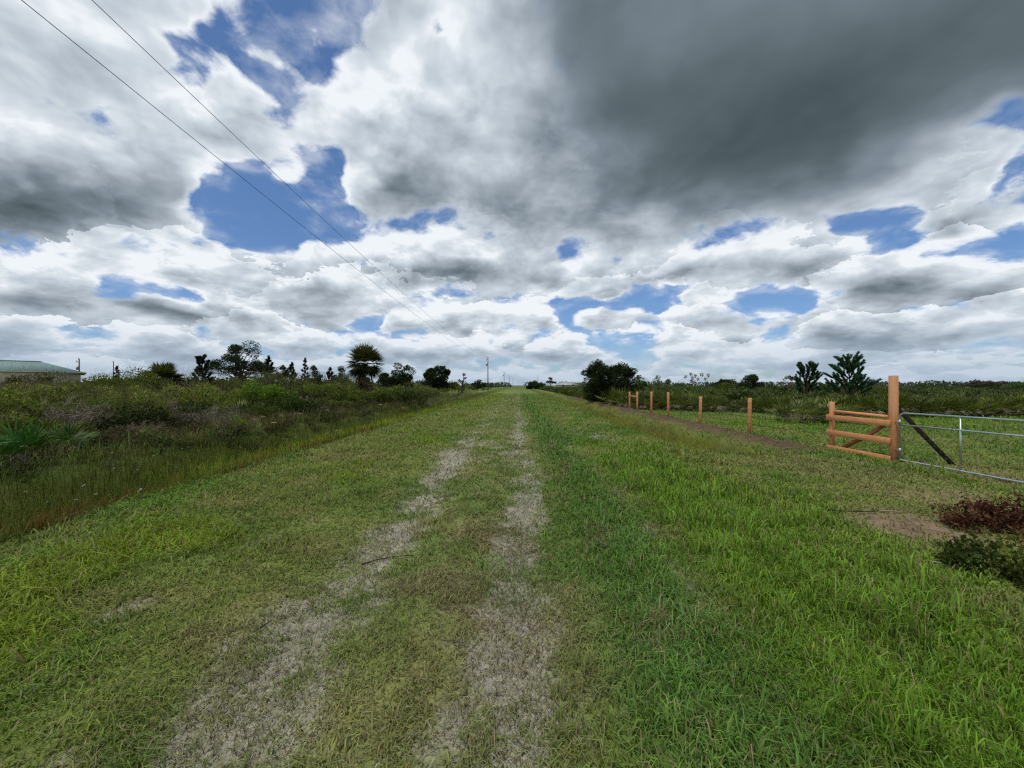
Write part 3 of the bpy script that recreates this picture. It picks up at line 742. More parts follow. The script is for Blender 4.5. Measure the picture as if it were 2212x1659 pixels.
# ------------------------------------------------------------------ trees: each a thing with trunk and crown
def base_at(px, d):
    x, y = at(px, d); return x, y, hz(x, y)
def tall(top, d, z): return EYE + (HORIZON - top) / 831 * d - z
def broadleaf(name, label, px, top, wpx, d, c0, c1, n=4200, leaf=None, stems=1, flat=0.95, clumps=26, gap=1.1, cat='tree', group=None, low=0.32, tcol=(74, 66, 58), lobes=None, dens=2.4):
    """trunk with limbs; crown of leaf clumps gathered into a few uneven lobes (offset, width, height in shares of the tree)"""
    x, y, z = base_at(px, d); h = tall(top, d, z) * 1.05; w = wpx / 831 * d * 1.10
    t = thing(name, label, cat, (x, y, z), -math.atan2(x, y), group)
    tk, cr = Soup(), Soup(); leaf = leaf or max(0.10, d * 0.0034)
    if lobes is None:
        m = max(5, int(clumps / 4)); lobes = []
        for i in range(m):
            o = (i + .5) / m - .5 + rng.normal(0, .07)
            lobes.append((o * .70, rng.uniform(.24, .46), (1.0 - .9 * o * o * 1.3) * rng.uniform(.62, 1.0), rng.uniform(-.22, .22)))
        lobes[m // 2] = (lobes[m // 2][0], .42, 1.0, 0)
        if low < .2: lobes += [(-.20, .46, .58, 0), (.18, .48, .62, .08), (0, .5, .78, -.08)]
    ends = []; r0 = max(.05, h * 0.026 / math.sqrt(stems))
    q, dd = limb((0, 0, -.12), (rng.normal(0, .05), 0, 1), h * (low + .15), 6, .05)
    tube(tk, q, np.linspace(r0 * 1.3, r0 * .85, len(q)), G(*tcol), 8)
    if stems > 1:
        for s_ in range(stems - 1):
            sg = (-1) ** s_; q2, _ = limb((sg * r0 * 1.5, 0, -.12), (sg * .45, rng.normal(0, .2), 1), h * (low + .15), 5, .08)
            tube(tk, q2, np.linspace(r0, r0 * .6, len(q2)), G(*tcol), 7)
    per = max(4, int(1.25 * clumps) // len(lobes))
    for ox, lw, lh, oy in lobes:
        for i in range(per):
            v = unit(rng.normal(size=3)); v[2] = abs(v[2]) * 1.0 - .35; rr = rng.uniform(.25, 1.22)
            top_ = h * lh; mid_ = top_ - min(w * lw * .55, (top_ - h * low) * .62)
            c = np.array([ox * w + v[0] * rr * w * lw * .42, oy * w + v[1] * rr * w * lw * .42, mid_ + v[2] * rr * (top_ - mid_) * .80])
            c[2] = max(c[2], h * low + .02 * h)
            st = q[rng.integers(3, len(q))]; md = (st + c) / 2 + rng.normal(0, .04 * w, 3)
            tube(tk, np.array([st, md, c]), [r0 * .45, r0 * .28, r0 * .08], G(*tcol), 5, False); ends.append((c, lw))
    for c, lw in ends:
        sz = rng.uniform(.50, 1.30) * gap
        rad = np.array([w * lw * .25 * rng.uniform(.7, 1.3), w * lw * .25, w * lw * .17 * flat / .8 * rng.uniform(.7, 1.2)]) * sz
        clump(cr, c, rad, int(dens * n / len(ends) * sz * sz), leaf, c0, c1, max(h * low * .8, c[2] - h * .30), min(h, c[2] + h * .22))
    tk.build('trunk', M_BARK, t); cr.build('crown', M_LEAF, t)
    return t
def needles(s, pts, L, n, col, wid):
    """bottle brush of needles along the outer part of a branch"""
    seg = rng.uniform(0, len(pts) - 1.001, n); i = seg.astype(int); f = (seg - i)[:, None]
    p = pts[i] * (1 - f) + pts[i + 1] * f; ax = unit(pts[i + 1] - pts[i])
    rd = rng.normal(size=(n, 3)); rd = unit(rd - ax * (rd * ax).sum(1, keepdims=True))
    dv = unit(rd * 0.85 + ax * 0.75)
    leaves(s, p, dv, L * rng.uniform(.7, 1.2, n), wid, col * rng.uniform(.55, 1.4, (n, 1)))
def pine(name, label, px, top, wpx, d, arms=30, lo=.25, up=.10, nl=.18, dens=300, col=(58, 84, 52), cat='pine tree', group=None, lean=0.0, taper=.62, lift=(.05, .5), bunch=None, round_=False):
    x, y, z = base_at(px, d); h = tall(top, d, z); w = wpx / 831 * d
    t = thing(name, label, cat, (x, y, z), rng.uniform(-.4, .4), group)
    tk, cr = Soup(), Soup()
    q = np.array([[lean * h * (k / 8) ** 2 + rng.normal(0, .006 * h), rng.normal(0, .006 * h), h * .90 * k / 8 - .1] for k in range(9)])
    tube(tk, q, np.linspace(h * .020, h * .006, 9), G(80, 66, 56), 7)
    wid = max(.010, d * 0.0010)
    a0 = rng.uniform(0, 6.28)
    for k in range(arms):
        f = lo + (0.90 - lo) * (k + rng.uniform(-.6, .6)) / (arms - 1)
        if bunch: f = lo + (.90 - lo) * min(1, round((f - lo) / (.9 - lo) * bunch) / bunch) + rng.normal(0, .012)
        f = min(max(f, lo), .90); rel = (f - lo) / (.9 - lo)
        env = (1 - taper * rel ** 1.3) if not round_ else (.55 + .45 * math.sin(math.pi * min(1, rel * .85 + .15)))
        L = w * .5 * env * rng.uniform(.55, 1.12)
        zc = np.array([np.interp(f * h, q[:, 2], q[:, j]) for j in range(3)])
        a = a0 + k * 2.4 + rng.normal(0, .3)
        b, _ = limb(zc, (math.cos(a), math.sin(a), rng.uniform(*lift) + rel * .6), L, 6, .05, up)
        tube(tk, b, np.linspace(h * .008, h * .003, 7), G(86, 70, 56), 4, False)
        needles(cr, b[2:], nl, max(20, int(dens * L)), G(*col), wid)
        if L > .9:
            for e in range(2):
                b2, _ = limb(b[3], unit(b[5] - b[3]) + np.array([rng.normal(0, .6), rng.normal(0, .6), .35]), L * .42, 4, .06, up); needles(cr, b2[1:], nl, max(12, int(dens * L * .4)), G(*col), wid)
    b = np.array([q[-1], q[-1] + np.array([0, 0, .05 * h]), q[-1] + np.array([0, 0, .10 * h])]); needles(cr, b, nl, int(dens * .6), G(*col), wid)
    tk.build('trunk', M_BARK, t); cr.build('crown', M_NEEDLE, t)
    return t
# ---- beyond the left scrub
DK0, DK1 = G(26, 36, 20), G(66, 82, 42)
# ---- beyond the left scrub
broadleaf('pine_tree', 'tall dark pine with a broad rounded open crown, highest tree left of the cabbage palm', 522, 734, 128, 60, G(22, 34, 22), G(56, 74, 46), 7000, .20, 1, .8, 42, gap=1.0, cat='pine tree', low=.34)
pine('young_pine', 'ragged young pine with upright candle shoots, left beside the tall round-crowned pine', 436, 769, 60, 56, 34, .12, .16, .26, 260, (44, 60, 38), taper=.5)
for px, top, w, d, lab in ((580, 768, 40, 55, 'dark young pine tight against the right side of the tall round-crowned pine'), (606, 787, 30, 60, 'small rounded dark tree second to the right of the tall round-crowned pine'),
                           (627, 782, 24, 62, 'narrow pointed pine third to the right of the tall round-crowned pine'), (658, 773, 24, 66, 'slender lone pine with see-through whorls standing clear above the scrub'),
                           (679, 790, 22, 68, 'low bushy dark tree just right of the slender see-through pine'), (713, 793, 30, 72, 'small twin-tufted pine, second to the left of the cabbage palm'),
                           (736, 792, 24, 72, 'small dark round tree immediately left of the cabbage palm'), (252, 790, 14, 85, 'tiny cone-shaped dark evergreen alone between the house and the round palm')):
    if px in (606, 679, 736):
        broadleaf('small_tree', lab, px, top, w * 1.7, d, G(24, 34, 20), G(62, 76, 42), 1300, .22, 2, .9, 16, low=.12, group='young trees beyond the left scrub'); continue
    pine('young_pine', lab, px, top, w * rng.uniform(1.3, 1.9), d, int(rng.integers(18, 30)), .06, .10, .28, 300, (38, 54, 34), group='young pines beyond the left scrub', taper=.75, lean=rng.uniform(-.06, .06))
broadleaf('oak_tree', 'wide dark oak low behind the right side of the cabbage palm', 856, 782, 84, 66, G(22, 32, 18), G(58, 72, 36), 4200, .24, 2, .8, 24, low=.1, gap=1.15)
broadleaf('oak_tree', 'dark dome-shaped oak alone midway between the cabbage palm and the nearest utility pole', 945, 785, 78, 80, G(22, 32, 20), G(54, 68, 38), 4200, .28, 2, .8, 24, low=.1, gap=1.15)
broadleaf('bare_shrub', 'thin half-bare grey shrub right of the dome-shaped oak', 1000, 807, 22, 78, G(70, 72, 60), G(110, 108, 96), 260, .25, 1, .8, 10, gap=.7, cat='shrub')
broadleaf('distant_tree', 'small round dark tree low on the horizon left of the first utility pole', 1032, 819, 34, 150, DK0, DK1, 900, .5, 2, .7, 12, low=.1, gap=1.2)
broadleaf('distant_tree', 'dark round tree on the horizon right of where the road vanishes', 1156, 822, 30, 150, DK0, DK1, 1100, .5, 2, .8, 12, low=.06, gap=1.3)
broadleaf('distant_tree', 'sparse thin tree with a small open crown left of the white house', 1190, 815, 22, 160, G(50, 56, 44), G(92, 94, 78), 380, .5, 1, .6, 9, gap=.8, low=.5)
# ---- right of the road
broadleaf('oak_tree', 'big dark two-lobed oak bush standing right of the road, largest tree on that side', 1318, 774, 98, 34, G(16, 25, 12), G(58, 72, 32), 15000, .12, 3, 1.0, 119, low=.03, lobes=[(-.26, .40, 1.0, 0), (-.38, .30, .82, .1), (-.14, .36, .86, -.1), (.22, .44, .94, .05), (.36, .32, .80, -.1), (.08, .36, .84, .1), (-.02, .55, .68, .1), (.12, .5, .72, -.12), (-.16, .5, .74, .0), (.26, .48, .66, .1), (-.28, .46, .66, .1), (0, .6, .52, 0), (.30, .42, .55, -.1), (-.30, .44, .55, 0), (.0, .5, .40, -.1), (.26, .40, .36, .1), (-.24, .40, .34, 0)])
broadleaf('small_tree', 'small dark broad-leaved tree close behind the right flank of the two-lobed oak', 1380, 810, 40, 44, G(36, 52, 24), G(84, 106, 46), 1300, .15, 2, .9, 16, gap=.85, low=.15)
broadleaf('small_tree', 'airy pale green tree with separate feathery tufts behind the far fence posts', 1426, 806, 56, 50, G(62, 78, 48), G(128, 142, 96), 1500, .15, 3, 1.1, 18, gap=.8, low=.12)
broadleaf('oak_tree', 'round dark tree with a full crown above the palmettos, straight behind the nearest lone post', 1612, 804, 72, 58, G(26, 36, 22), G(70, 84, 48), 3000, .20, 2, .85, 22, low=.12)
broadleaf('small_tree', 'low dome of green foliage right behind the round dark tree', 1664, 829, 46, 56, G(34, 46, 24), G(82, 96, 50), 1500, .2, 2, .8, 14, low=.05, gap=1.15)
broadleaf('bare_tree', 'half-bare pinkish brown little tree left of the smaller bottlebrush pine', 1702, 810, 36, 46, G(104, 90, 82), G(146, 122, 112), 420, .16, 2, .9, 14, gap=.8, low=.2)
pine('pine_tree', 'smaller of two bottlebrush pines behind the palmettos, left one with an upswept crown', 1742, 787, 74, 31, 44, .20, .10, .12, 300, (60, 88, 54), lean=.05, taper=.40, round_=True)
pine('pine_tree', 'larger of two bottlebrush pines, just left of the tall wooden gate post', 1834, 768, 124, 27, 54, .12, .09, .125, 300, (58, 96, 60), taper=.60, bunch=7)
broadleaf('flat_crowned_tree', 'brownish tree with a flat umbrella crown on the right horizon above the gate', 2130, 817, 88, 100, G(60, 58, 48), G(104, 98, 84), 1700, .34, 2, .35, 20, low=.42, gap=.9)
broadleaf('small_tree', 'low grey-green tree left beside the flat umbrella-crowned tree', 2086, 828, 56, 105, G(48, 58, 44), G(92, 102, 74), 1200, .36, 2, .6, 14, low=.15)
broadleaf('small_tree', 'leafy green tree cut by the right edge of the view above the gate', 2212, 814, 92, 58, G(40, 58, 32), G(92, 116, 62), 2600, .2, 2, .9, 20, low=.08)
for px, top, w, d, lab in ((2003, 832, 66, 120, 'dark rounded tree low on the horizon just right of the tall gate post'), (1925, 831, 40, 130, 'dark tree low on the horizon, hidden partly by the tall gate post'), (1560, 822, 24, 70, 'tiny dark tree left of the round dark tree above the palmettos')):
    broadleaf('distant_tree', lab, px, top, w, d, DK0, DK1, 1200, .42, 2, .7, 14, low=.05, gap=1.15)
def seed_plant():
    x, y, z = base_at(1512, 34); h = tall(808, 34, z)
    t = thing('seedhead_plant', 'spindly tall weed with scattered pale seed heads against the sky above the palmettos', 'weed', (x, y, z))
    s = Soup()
    for i in range(11):
        a = rng.uniform(0, 6.28); q, _ = limb((0, 0, 0), (math.cos(a) * .5, math.sin(a) * .5, 1.4), h * rng.uniform(.75, 1.08), 5, .07)
        tube(s, q, np.linspace(.014, .006, 6), G(112, 104, 88), 4, False)
        k = Soup(); clump(k, q[-1], np.array([.07, .07, .10]), 30, .13, G(104, 98, 84), G(150, 142, 126)); k.build('seed_head', M_TWIG, t)
    s.build('stem', M_TWIG, t)
seed_plant()
# ---- cabbage palms
def sabal(label, px, top, base_py, d, crown_px, trunk=True, n=120, cat='palm tree', name='cabbage_palm'):
    x, y, z = base_at(px, d); h = tall(top, d, z); rc = crown_px / 831 * d
    t = thing(name, label, cat, (x, y, z))
    cr, tk, dead = Soup(), Soup(), Soup()
    zc = h - rc * .95
    q = np.array([[.10 * math.sin(k * .8), .06 * math.sin(k), zc * k / 8] for k in range(9)]); q[0, 2] = -.15
    if trunk:
        tube(tk, q, np.linspace(.26, .24, 9), G(90, 80, 70), 12)
        for k in range(90):                                  # old leaf bases
            f = rng.uniform(.05, 1); a = rng.uniform(0, 6.28); p = np.array([np.interp(f * zc, q[:, 2], q[:, 0]) + .22 * math.cos(a), np.interp(f * zc, q[:, 2], q[:, 1]) + .22 * math.sin(a), f * zc])
            leaves(tk, p[None], np.array([[math.cos(a) * .7, math.sin(a) * .7, 1]]), .42, .10, G(112, 98, 80)[None] * rng.uniform(.6, 1.2))
    for k in range(n):
        a = rng.uniform(0, 6.28); e = rng.uniform(-.75, 1.5)
        d_ = np.array([math.cos(a) * math.cos(e), math.sin(a) * math.cos(e), math.sin(e) * .95])
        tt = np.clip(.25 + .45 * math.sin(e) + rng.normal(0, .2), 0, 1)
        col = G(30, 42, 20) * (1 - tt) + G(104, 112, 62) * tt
        fan(cr, (0.1, 0, zc), d_, rc * rng.uniform(.40, .55), rc * .55, col, 18, .34 if e > 0 else .5, 1.8, G(86, 90, 48), .075)
    for k in range(34 if trunk else 10):
        a = rng.uniform(0, 6.28); fan(dead, (.2 * math.cos(a), .2 * math.sin(a), zc - rng.uniform(.1, .42 * zc + .1)), (math.cos(a) * .55, math.sin(a) * .55, -1.0), rc * .35, rc * .45, G(120, 100, 78) * rng.uniform(.5, 1.1), 11, .8, 1.0)
    if trunk: tk.build('trunk', M_BARK, t)
    cr.build('crown', M_PALM, t)
    dead.build('dead_frond_skirt', M_TWIG, t)
    return t
sabal('tall cabbage palm with ball-shaped fan-leaf crown and shaggy trunk rising over the left scrub', 787, 741, 842, 42, 46)
sabal('low wide trunkless palm like a dark green dome right of the green-roofed house', 350, 779, 825, 34, 44, False, 120, 'palm', 'young_cabbage_palm')

# ---- far belt of woods
def far_woods():
    s = Soup()
    for k in range(520):
        u = rng.uniform(-1.5, 1.5); d = rng.uniform(260, 480); x, y = spot(u, d)
        if abs(x) < 9: continue
        hh = (1.9 + 3.4 * fbm(np.array([u * 9.0]), np.array([2.0]), 1, 3, 91)[0]) * (d / 330) * (0.8 + .35 * (u > .3))
        clump(s, np.array([x, y, hh * .45]), np.array([hh * 1.3, hh * 1.3, hh * .55]), 46, 1.7, G(44, 54, 44), G(78, 88, 72), 0, hh)
    tag(s.build('distant_woods', M_LEAF), 'far dark belt of low woods along the whole horizon', 'woods', kind='stuff')
far_woods()

# ------------------------------------------------------------------ the left scrub
OL0, OL1 = G(40, 50, 20), G(118, 128, 54)
near_kit = [shrub_arr(1.25, 1.5, 1500, .075, OL0, OL1), shrub_arr(1.4, 1.3, 1500, .085, G(44, 58, 20), G(130, 142, 54)), shrub_arr(1.0, 1.7, 1400, .065, G(32, 44, 18), G(92, 108, 46)),
            twiggy_arr(1.15, 1.5, 900), twiggy_arr(1.0, 1.4, 800, (128, 108, 92), 140), palmetto_arr(1.15, 1.5, 18, (58, 76, 28), (118, 132, 58), 4), tuft_arr(1.05, 260, (104, 104, 52), (140, 126, 86), .9)]
far_kit = [shrub_arr(1.35, 1.9, 330, .20, OL0, OL1, .2, 7), shrub_arr(1.5, 1.7, 330, .22, G(40, 52, 20), G(116, 124, 52), .2, 7), shrub_arr(1.1, 2.1, 320, .19, G(30, 40, 18), G(84, 94, 46), .2, 7),
           twiggy_arr(1.2, 1.8, 260, (122, 110, 98), 40), twiggy_arr(1.1, 1.7, 220, (110, 92, 78), 60), palmetto_arr(1.2, 1.8, 12, (62, 80, 30), (120, 132, 60), 2, 9), tuft_arr(1.1, 90, (104, 104, 52), (140, 126, 86), 1.2)]
def scrub():
    s = Soup(); cnt = 0
    def band(u0, u1, d0, d1, step, kit, sc0):
        nonlocal cnt
        d = d0
        while d < d1:
            st = step * max(1, d / 22); x = -9.3
            lim = max(-d * 1.75 - 3, -230)
            while x > lim:
                xx = x - rng.uniform(0, st) ; yy = d + rng.uniform(-.6, .6) * st
                x -= st
                if any((xx - cx) ** 2 + (yy - cy) ** 2 < cr * cr for cx, cy, cr in CLEAR): continue
                m = fbm(np.array([xx]), np.array([yy]), .16, 3, 101)[0]; u = rng.uniform()
                edge = float(sstep(-9.8, -14.5, xx)); back = float(sstep(-15, -30, xx)); m2 = fbm(np.array([xx]), np.array([yy]), .09, 2, 107)[0]
                if edge < .35 and u < .75: k = rng.choice([3, 4, 6, 4, 2])
                elif m < .42: k = rng.choice([3, 4, 3, 2, 0])
                elif m < .60: k = rng.choice([0, 1, 2, 0, 5])
                else: k = rng.choice([5, 1, 6, 0, 1])
                zz = hz(xx, yy)
                m3 = fbm(np.array([xx]), np.array([yy]), .22, 2, 211)[0]
                sc = (.34 + .66 * edge + .42 * back) * (.55 + .55 * m2 + .75 * max(0, m3 - .42) * 3.0) * rng.uniform(.65, 1.25) * sc0
                if d > 45: sc *= 1.1
                m4 = float(sstep(.30, .68, fbm(np.array([math.atan2(xx, yy) * 22]), np.array([yy * .012]), 1, 3, 223)[0])); cap = (EYE + ((.000 if xx < -1.08 * yy else .002) + (.026 if xx < -1.08 * yy else .040) * m4) * yy - zz) / 1.42; sc = min(sc, cap * rng.uniform(.8, 1.0))
                tn = rng.uniform(.60, 1.45) * np.array([rng.uniform(.92, 1.08), 1, rng.uniform(.85, 1.1)])
                s.put(kit[k], (xx, yy, zz), rng.uniform(0, 6.28), sc, tn); cnt += 1
            d += st * .95
    d = 4.0
    weeds = [twiggy_arr(.5, .8, 260, (96, 80, 66), 60), tuft_arr(.5, 110, (84, 82, 40), (122, 104, 70), .7), twiggy_arr(.45, .8, 240, (104, 92, 80), 90), shrub_arr(.45, .8, 260, .06, G(30, 38, 18), G(76, 84, 40), .5, 6)]
    while d < 60:
        for x in np.arange(-8.5, -13.5, -.55 * max(1, d / 25)):
            if rng.uniform() < (.40 if x < -9.6 else .88): continue
            xx, yy = x + rng.uniform(-.3, .3), d + rng.uniform(-.3, .3)
            s.put(weeds[int(rng.integers(0, 4))], (xx, yy, hz(xx, yy)), rng.uniform(0, 6.28), rng.uniform(.6, 1.3), rng.uniform(.55, 1.1))
        d += .5 * max(1, d / 20)
    band(0, 0, 3.5, 26, 1.0, near_kit, 1.0)
    band(0, 0, 26, 62, 1.25, far_kit, 1.0)
    band(0, 0, 62, 190, 1.35, far_kit, 1.25)
    o = s.build('scrub_thicket', M_LEAF)
    tag(o, 'tangled waist-high olive and grey scrub covering the field left of the ditch', 'scrub', kind='stuff')
    return cnt
named = []                                   # single shrubs that stand out: (px, depth, ...)
CLEAR = []
def solo(name, label, cat, px, d, arr, mat, group=None, rz=None, sc=1.0, clear=.8, part='foliage'):
    x, y, z = base_at(px, d); CLEAR.append((x, y, clear))
    t = thing(name, label, cat, (x, y, z), rng.uniform(0, 6.28) if rz is None else rz, group)
    s = Soup(); s.put(arr, sc=sc); s.build(part, mat, t); return t
solo('green_shrub', 'fresh bright green rounded shrub, brightest bush in the left scrub', 'shrub', 574, 21, shrub_arr(2.15, 2.4, 4200, .10, G(44, 66, 18), G(116, 146, 48), .1, 14), M_LEAF, clear=1.5)
solo('green_shrub', 'dark green bush right below the bright green shrub', 'shrub', 655, 20, shrub_arr(1.45, 1.9, 2600, .09, G(24, 36, 14), G(74, 98, 38), .1, 10), M_LEAF, clear=1.2)
solo('green_shrub', 'dense dark green bush at the ditch edge right of the cabbage palm', 'shrub', 868, 33, shrub_arr(2.0, 3.4, 3800, .12, G(28, 42, 18), G(88, 108, 48), .1, 14), M_LEAF, clear=1.6)
solo('green_shrub', 'tall olive shrub just left of the low wide palm', 'shrub', 296, 27, shrub_arr(3.0, 4.4, 5200, .12, G(40, 52, 18), G(104, 116, 42), .2, 16), M_LEAF, clear=2.2)
solo('green_shrub', 'low dark bush with spreading branches in the middle of the left scrub', 'shrub', 345, 13.5, shrub_arr(1.4, 2.6, 3000, .08, G(18, 28, 12), G(58, 76, 32), .3, 10), M_LEAF, clear=1.1)
solo('yellow_green_weed', 'pale yellow-green upright weed in front of the low dark bush', 'weed', 332, 10.6, shrub_arr(.75, .55, 420, .07, G(66, 78, 34), G(136, 144, 80), .1, 8), M_LEAF, clear=.4)
solo('grey_shrub', 'bare grey twiggy shrub left of the low dark bush', 'shrub', 150, 12.5, twiggy_arr(1.35, 2.0, 1500), M_TWIG, clear=1.0, part='twigs')
solo('grey_shrub', 'bare grey-brown twiggy shrub on the far left above the palmetto', 'shrub', 40, 11.5, twiggy_arr(1.3, 2.0, 1500, (134, 120, 112)), M_TWIG, clear=1.0, part='twigs')
solo('grey_shrub', 'straggly bare grey shrub left of the bright green shrub', 'shrub', 440, 15, twiggy_arr(1.2, 1.9, 1300, (146, 134, 120)), M_TWIG, clear=.9, part='twigs')
solo('saw_palmetto', 'saw palmetto with spread fan leaves at the front left edge of the scrub', 'palmetto', 100, 9.0, palmetto_arr(.95, 1.2, 24, (40, 66, 24), (96, 124, 54), 5, 17), M_PALM, clear=1.1)
solo('saw_palmetto', 'deep green saw palmetto cut by the left edge of the view', 'palmetto', 14, 8.0, palmetto_arr(1.0, .9, 14, (30, 66, 24), (68, 110, 46), 3, 17), M_PALM, clear=.8)
solo('saw_palmetto', 'yellowish saw palmetto among tall grass left beside the bright green shrub', 'palmetto', 492, 19, palmetto_arr(1.3, 2.0, 20, (80, 94, 36), (140, 146, 70), 4, 14), M_PALM, clear=1.1)
MID = [(470, 806, 38, 70, (58, 66, 34), (112, 118, 56), 'rounded olive shrub in front of the tall round-crowned pine, to its left'), (566, 802, 36, 80, (64, 66, 40), (110, 112, 64), 'wide brownish shrub below the right half of the tall round-crowned pine'),
       (742, 812, 34, 70, (48, 58, 24), (108, 120, 52), 'olive shrub at the left foot of the cabbage palm'), (706, 822, 27, 60, (50, 62, 22), (118, 132, 54), 'yellow-green shrub to the right of the bright green shrub, further back'),
       (225, 812, 30, 70, (40, 52, 20), (104, 118, 48), 'spreading olive shrub in the scrub right of the green roof'), (62, 797, 33, 60, (30, 40, 18), (76, 88, 40), 'dark rounded shrub standing against the green roof'),
       (10, 805, 32, 44, (28, 38, 18), (72, 84, 38), 'dark bush at the left edge in front of the green roof'), (640, 818, 30, 70, (46, 56, 26), (104, 112, 58), 'grey-olive mounded shrub behind the bright green shrub'),
       (905, 826, 36, 60, (62, 70, 38), (120, 126, 74), 'pale olive shrub right of the dense bush at the ditch edge'), (812, 835, 30, 56, (50, 62, 22), (116, 128, 54), 'low green shrub in front of the cabbage palm trunk')]
BACK = [(262, 812, 44, 70, 'dark green'), (405, 797, 46, 60, 'dark brown-green'), (545, 793, 50, 74, 'dark green'), (610, 803, 52, 70, 'deep green'), (652, 806, 50, 56, 'dull olive'), (690, 803, 52, 64, 'dark brown-green'), (762, 806, 50, 54, 'dark green')]
for (px, top, d, wpx, tone), where in zip(BACK, ('left of the low wide palm', 'just right of the low wide palm', 'under the right side of the tall round-crowned pine', 'among the young pines, below the second one', 'at the foot of the slender lone pine', 'between the slender lone pine and the cabbage palm', 'touching the left side of the cabbage palm')):
    MID.append((px, top, d, wpx, (30, 40, 20), (74, 86, 44) if 'green' in tone else (92, 92, 58), f'{tone} tall shrub on the skyline {where}'))
MID += [(122, 803, 36, 96, (34, 44, 20), (84, 96, 44), 'low dark bush in front of the cream wall under the green roof'), (1250, 826, 60, 50, (52, 58, 34), (108, 112, 66), 'grey-green shrub left of the two-lobed oak'), (1470, 828, 42, 60, (36, 50, 20), (96, 110, 46), 'rounded green shrub right of the airy pale green tree'), (1568, 830, 40, 56, (38, 52, 20), (100, 112, 48), 'green mounded shrub left below the round dark tree'), (1890, 834, 36, 60, (40, 54, 24), (98, 110, 52), 'olive shrub behind the tall square gate post')]
for px, top, d, wpx, c0, c1, lab in MID:
    x, y, z = base_at(px, d); h = tall(top, d, z); w = wpx / 831 * d
    solo('olive_shrub', lab, 'shrub', px, d, shrub_arr(h * 1.08, w * 1.15, 3000, .11, G(*c0) * .8, G(*c1), .2, 13), M_LEAF, clear=w * .4)
N_SCRUB = scrub()

# ------------------------------------------------------------------ palmettos and brush behind the fence, right
def right_edge(x): return 26.0 - 0.55 * (x - 8.5) if x < 19 else 20.2 + 0.05 * (x - 19)
pal_near = [palmetto_arr(1.25, 1.7, 24, (40, 50, 18), (116, 126, 52), 11, 13), palmetto_arr(1.1, 1.6, 22, (36, 46, 18), (108, 118, 50), 12, 13), palmetto_arr(1.35, 1.8, 24, (46, 56, 20), (124, 130, 60), 10, 13)]
pal_far = [palmetto_arr(1.3, 2.0, 14, (34, 44, 18), (88, 98, 44), 1, 9), shrub_arr(1.3, 2.0, 330, .2, OL0, G(90, 102, 44), .2, 7), shrub_arr(1.35, 1.8, 330, .2, G(28, 40, 18), G(78, 94, 42), .2, 7)]
def right_thicket():
    s = Soup(); d = 0
    for row in range(40):
        off = .7 + row * 1.0 * (1 + row * .05)
        if off > 120: break
        st = 1.25 * (1 + row * .07); x = 7.9 + min(row * .02, .5)
        while x < 40 + off * 2.2:
            y = right_edge(x) + off + rng.uniform(-.4, .4)
            xx = x + rng.uniform(-.4, .4); x += st
            if xx > 1.75 * y + 6: continue
            if any((xx - cx) ** 2 + (y - cy) ** 2 < cr * cr for cx, cy, cr in CLEAR): continue
            kit = pal_near if row < 4 else pal_far
            k = int(rng.integers(0, len(kit)))
            m2 = fbm(np.array([xx]), np.array([y]), .12, 2, 117)[0]
            m3 = fbm(np.array([xx]), np.array([y]), .35, 2, 119)[0]; sc = (.48 + .46 * m2 + .48 * m3) * rng.uniform(.78, 1.16) * (1 + min(row, 12) * .006)
            s.put(kit[k], (xx, y, hz(xx, y)), rng.uniform(0, 6.28), sc, rng.uniform(.75, 1.5) * np.array([1, 1, rng.uniform(.9, 1.1)]))
    tag(s.build('palmetto_thicket', M_PALM), 'dense chest-high mass of palmettos and brush beyond the mown pasture at right', 'thicket', kind='stuff')
    # brush along the far right of the road before the fence starts
    s = Soup(); y = 36.0
    while y < 190:
        st = 1.2 * max(1, y / 40); x = 6.9
        while x < 7.0 + (y - 30) * .5 and x < 60:
            xx = x + rng.uniform(0, st); yy = y + rng.uniform(-.5, .5) * st; x += st
            if any((xx - cx) ** 2 + (yy - cy) ** 2 < cr * cr for cx, cy, cr in CLEAR): continue
            edge = float(sstep(6.5, 9.5, xx)); k = int(rng.choice([0, 2, 3, 4, 4, 6, 1]))
            s.put(far_kit[k], (xx, yy, hz(xx, yy)), rng.uniform(0, 6.28), (.55 + .5 * edge) * rng.uniform(.75, 1.2), rng.uniform(.75, 1.2))
        y += st
    tag(s.build('roadside_brush', M_LEAF), 'grey-green brush along the right side of the far road, beyond the last fence posts', 'brush', kind='stuff')
front = thing('saw_palmetto', 'palmetto in the front row of the thicket behind the fence, dead fronds at its foot', 'palmetto')
_s = Soup(); _s.put(pal_near[0]); _s.build('fronds', M_PALM, front)
fr_group = 'palmettos in the front row of the right thicket'
front['group'] = fr_group
_first = True
for k in range(15):
    x = 8.6 + k * 1.25 + rng.uniform(-.25, .25); y = right_edge(x) + rng.uniform(-.2, .5)
    o = front if _first else copy_tree(front); _first = False
    o.location = (x, y, hz(x, y)); o.rotation_euler = (0, 0, rng.uniform(0, 6.28)); o.scale = (1, 1, 1) if False else [rng.uniform(.72, .98)] * 3
    CLEAR.append((x, y, .55))
solo('saw_palmetto', 'big light-leaved palmetto standing forward of the thicket, left of the wooden fence panel', 'palmetto', 1722, 17.2, palmetto_arr(1.25, 2.0, 34, (78, 90, 44), (146, 150, 92), 12, 15), M_PALM, clear=1.0)
solo('saw_palmetto', 'palmetto with grey dead fronds standing directly behind the wooden fence panel', 'palmetto', 1800, 17.0, palmetto_arr(1.15, 1.9, 28, (66, 78, 36), (132, 138, 78), 12, 15), M_PALM, clear=1.0)
CLEAR.append((*at(1318, 34), 1.8)); CLEAR.append((*at(1318, 32), 1.2))
right_thicket()
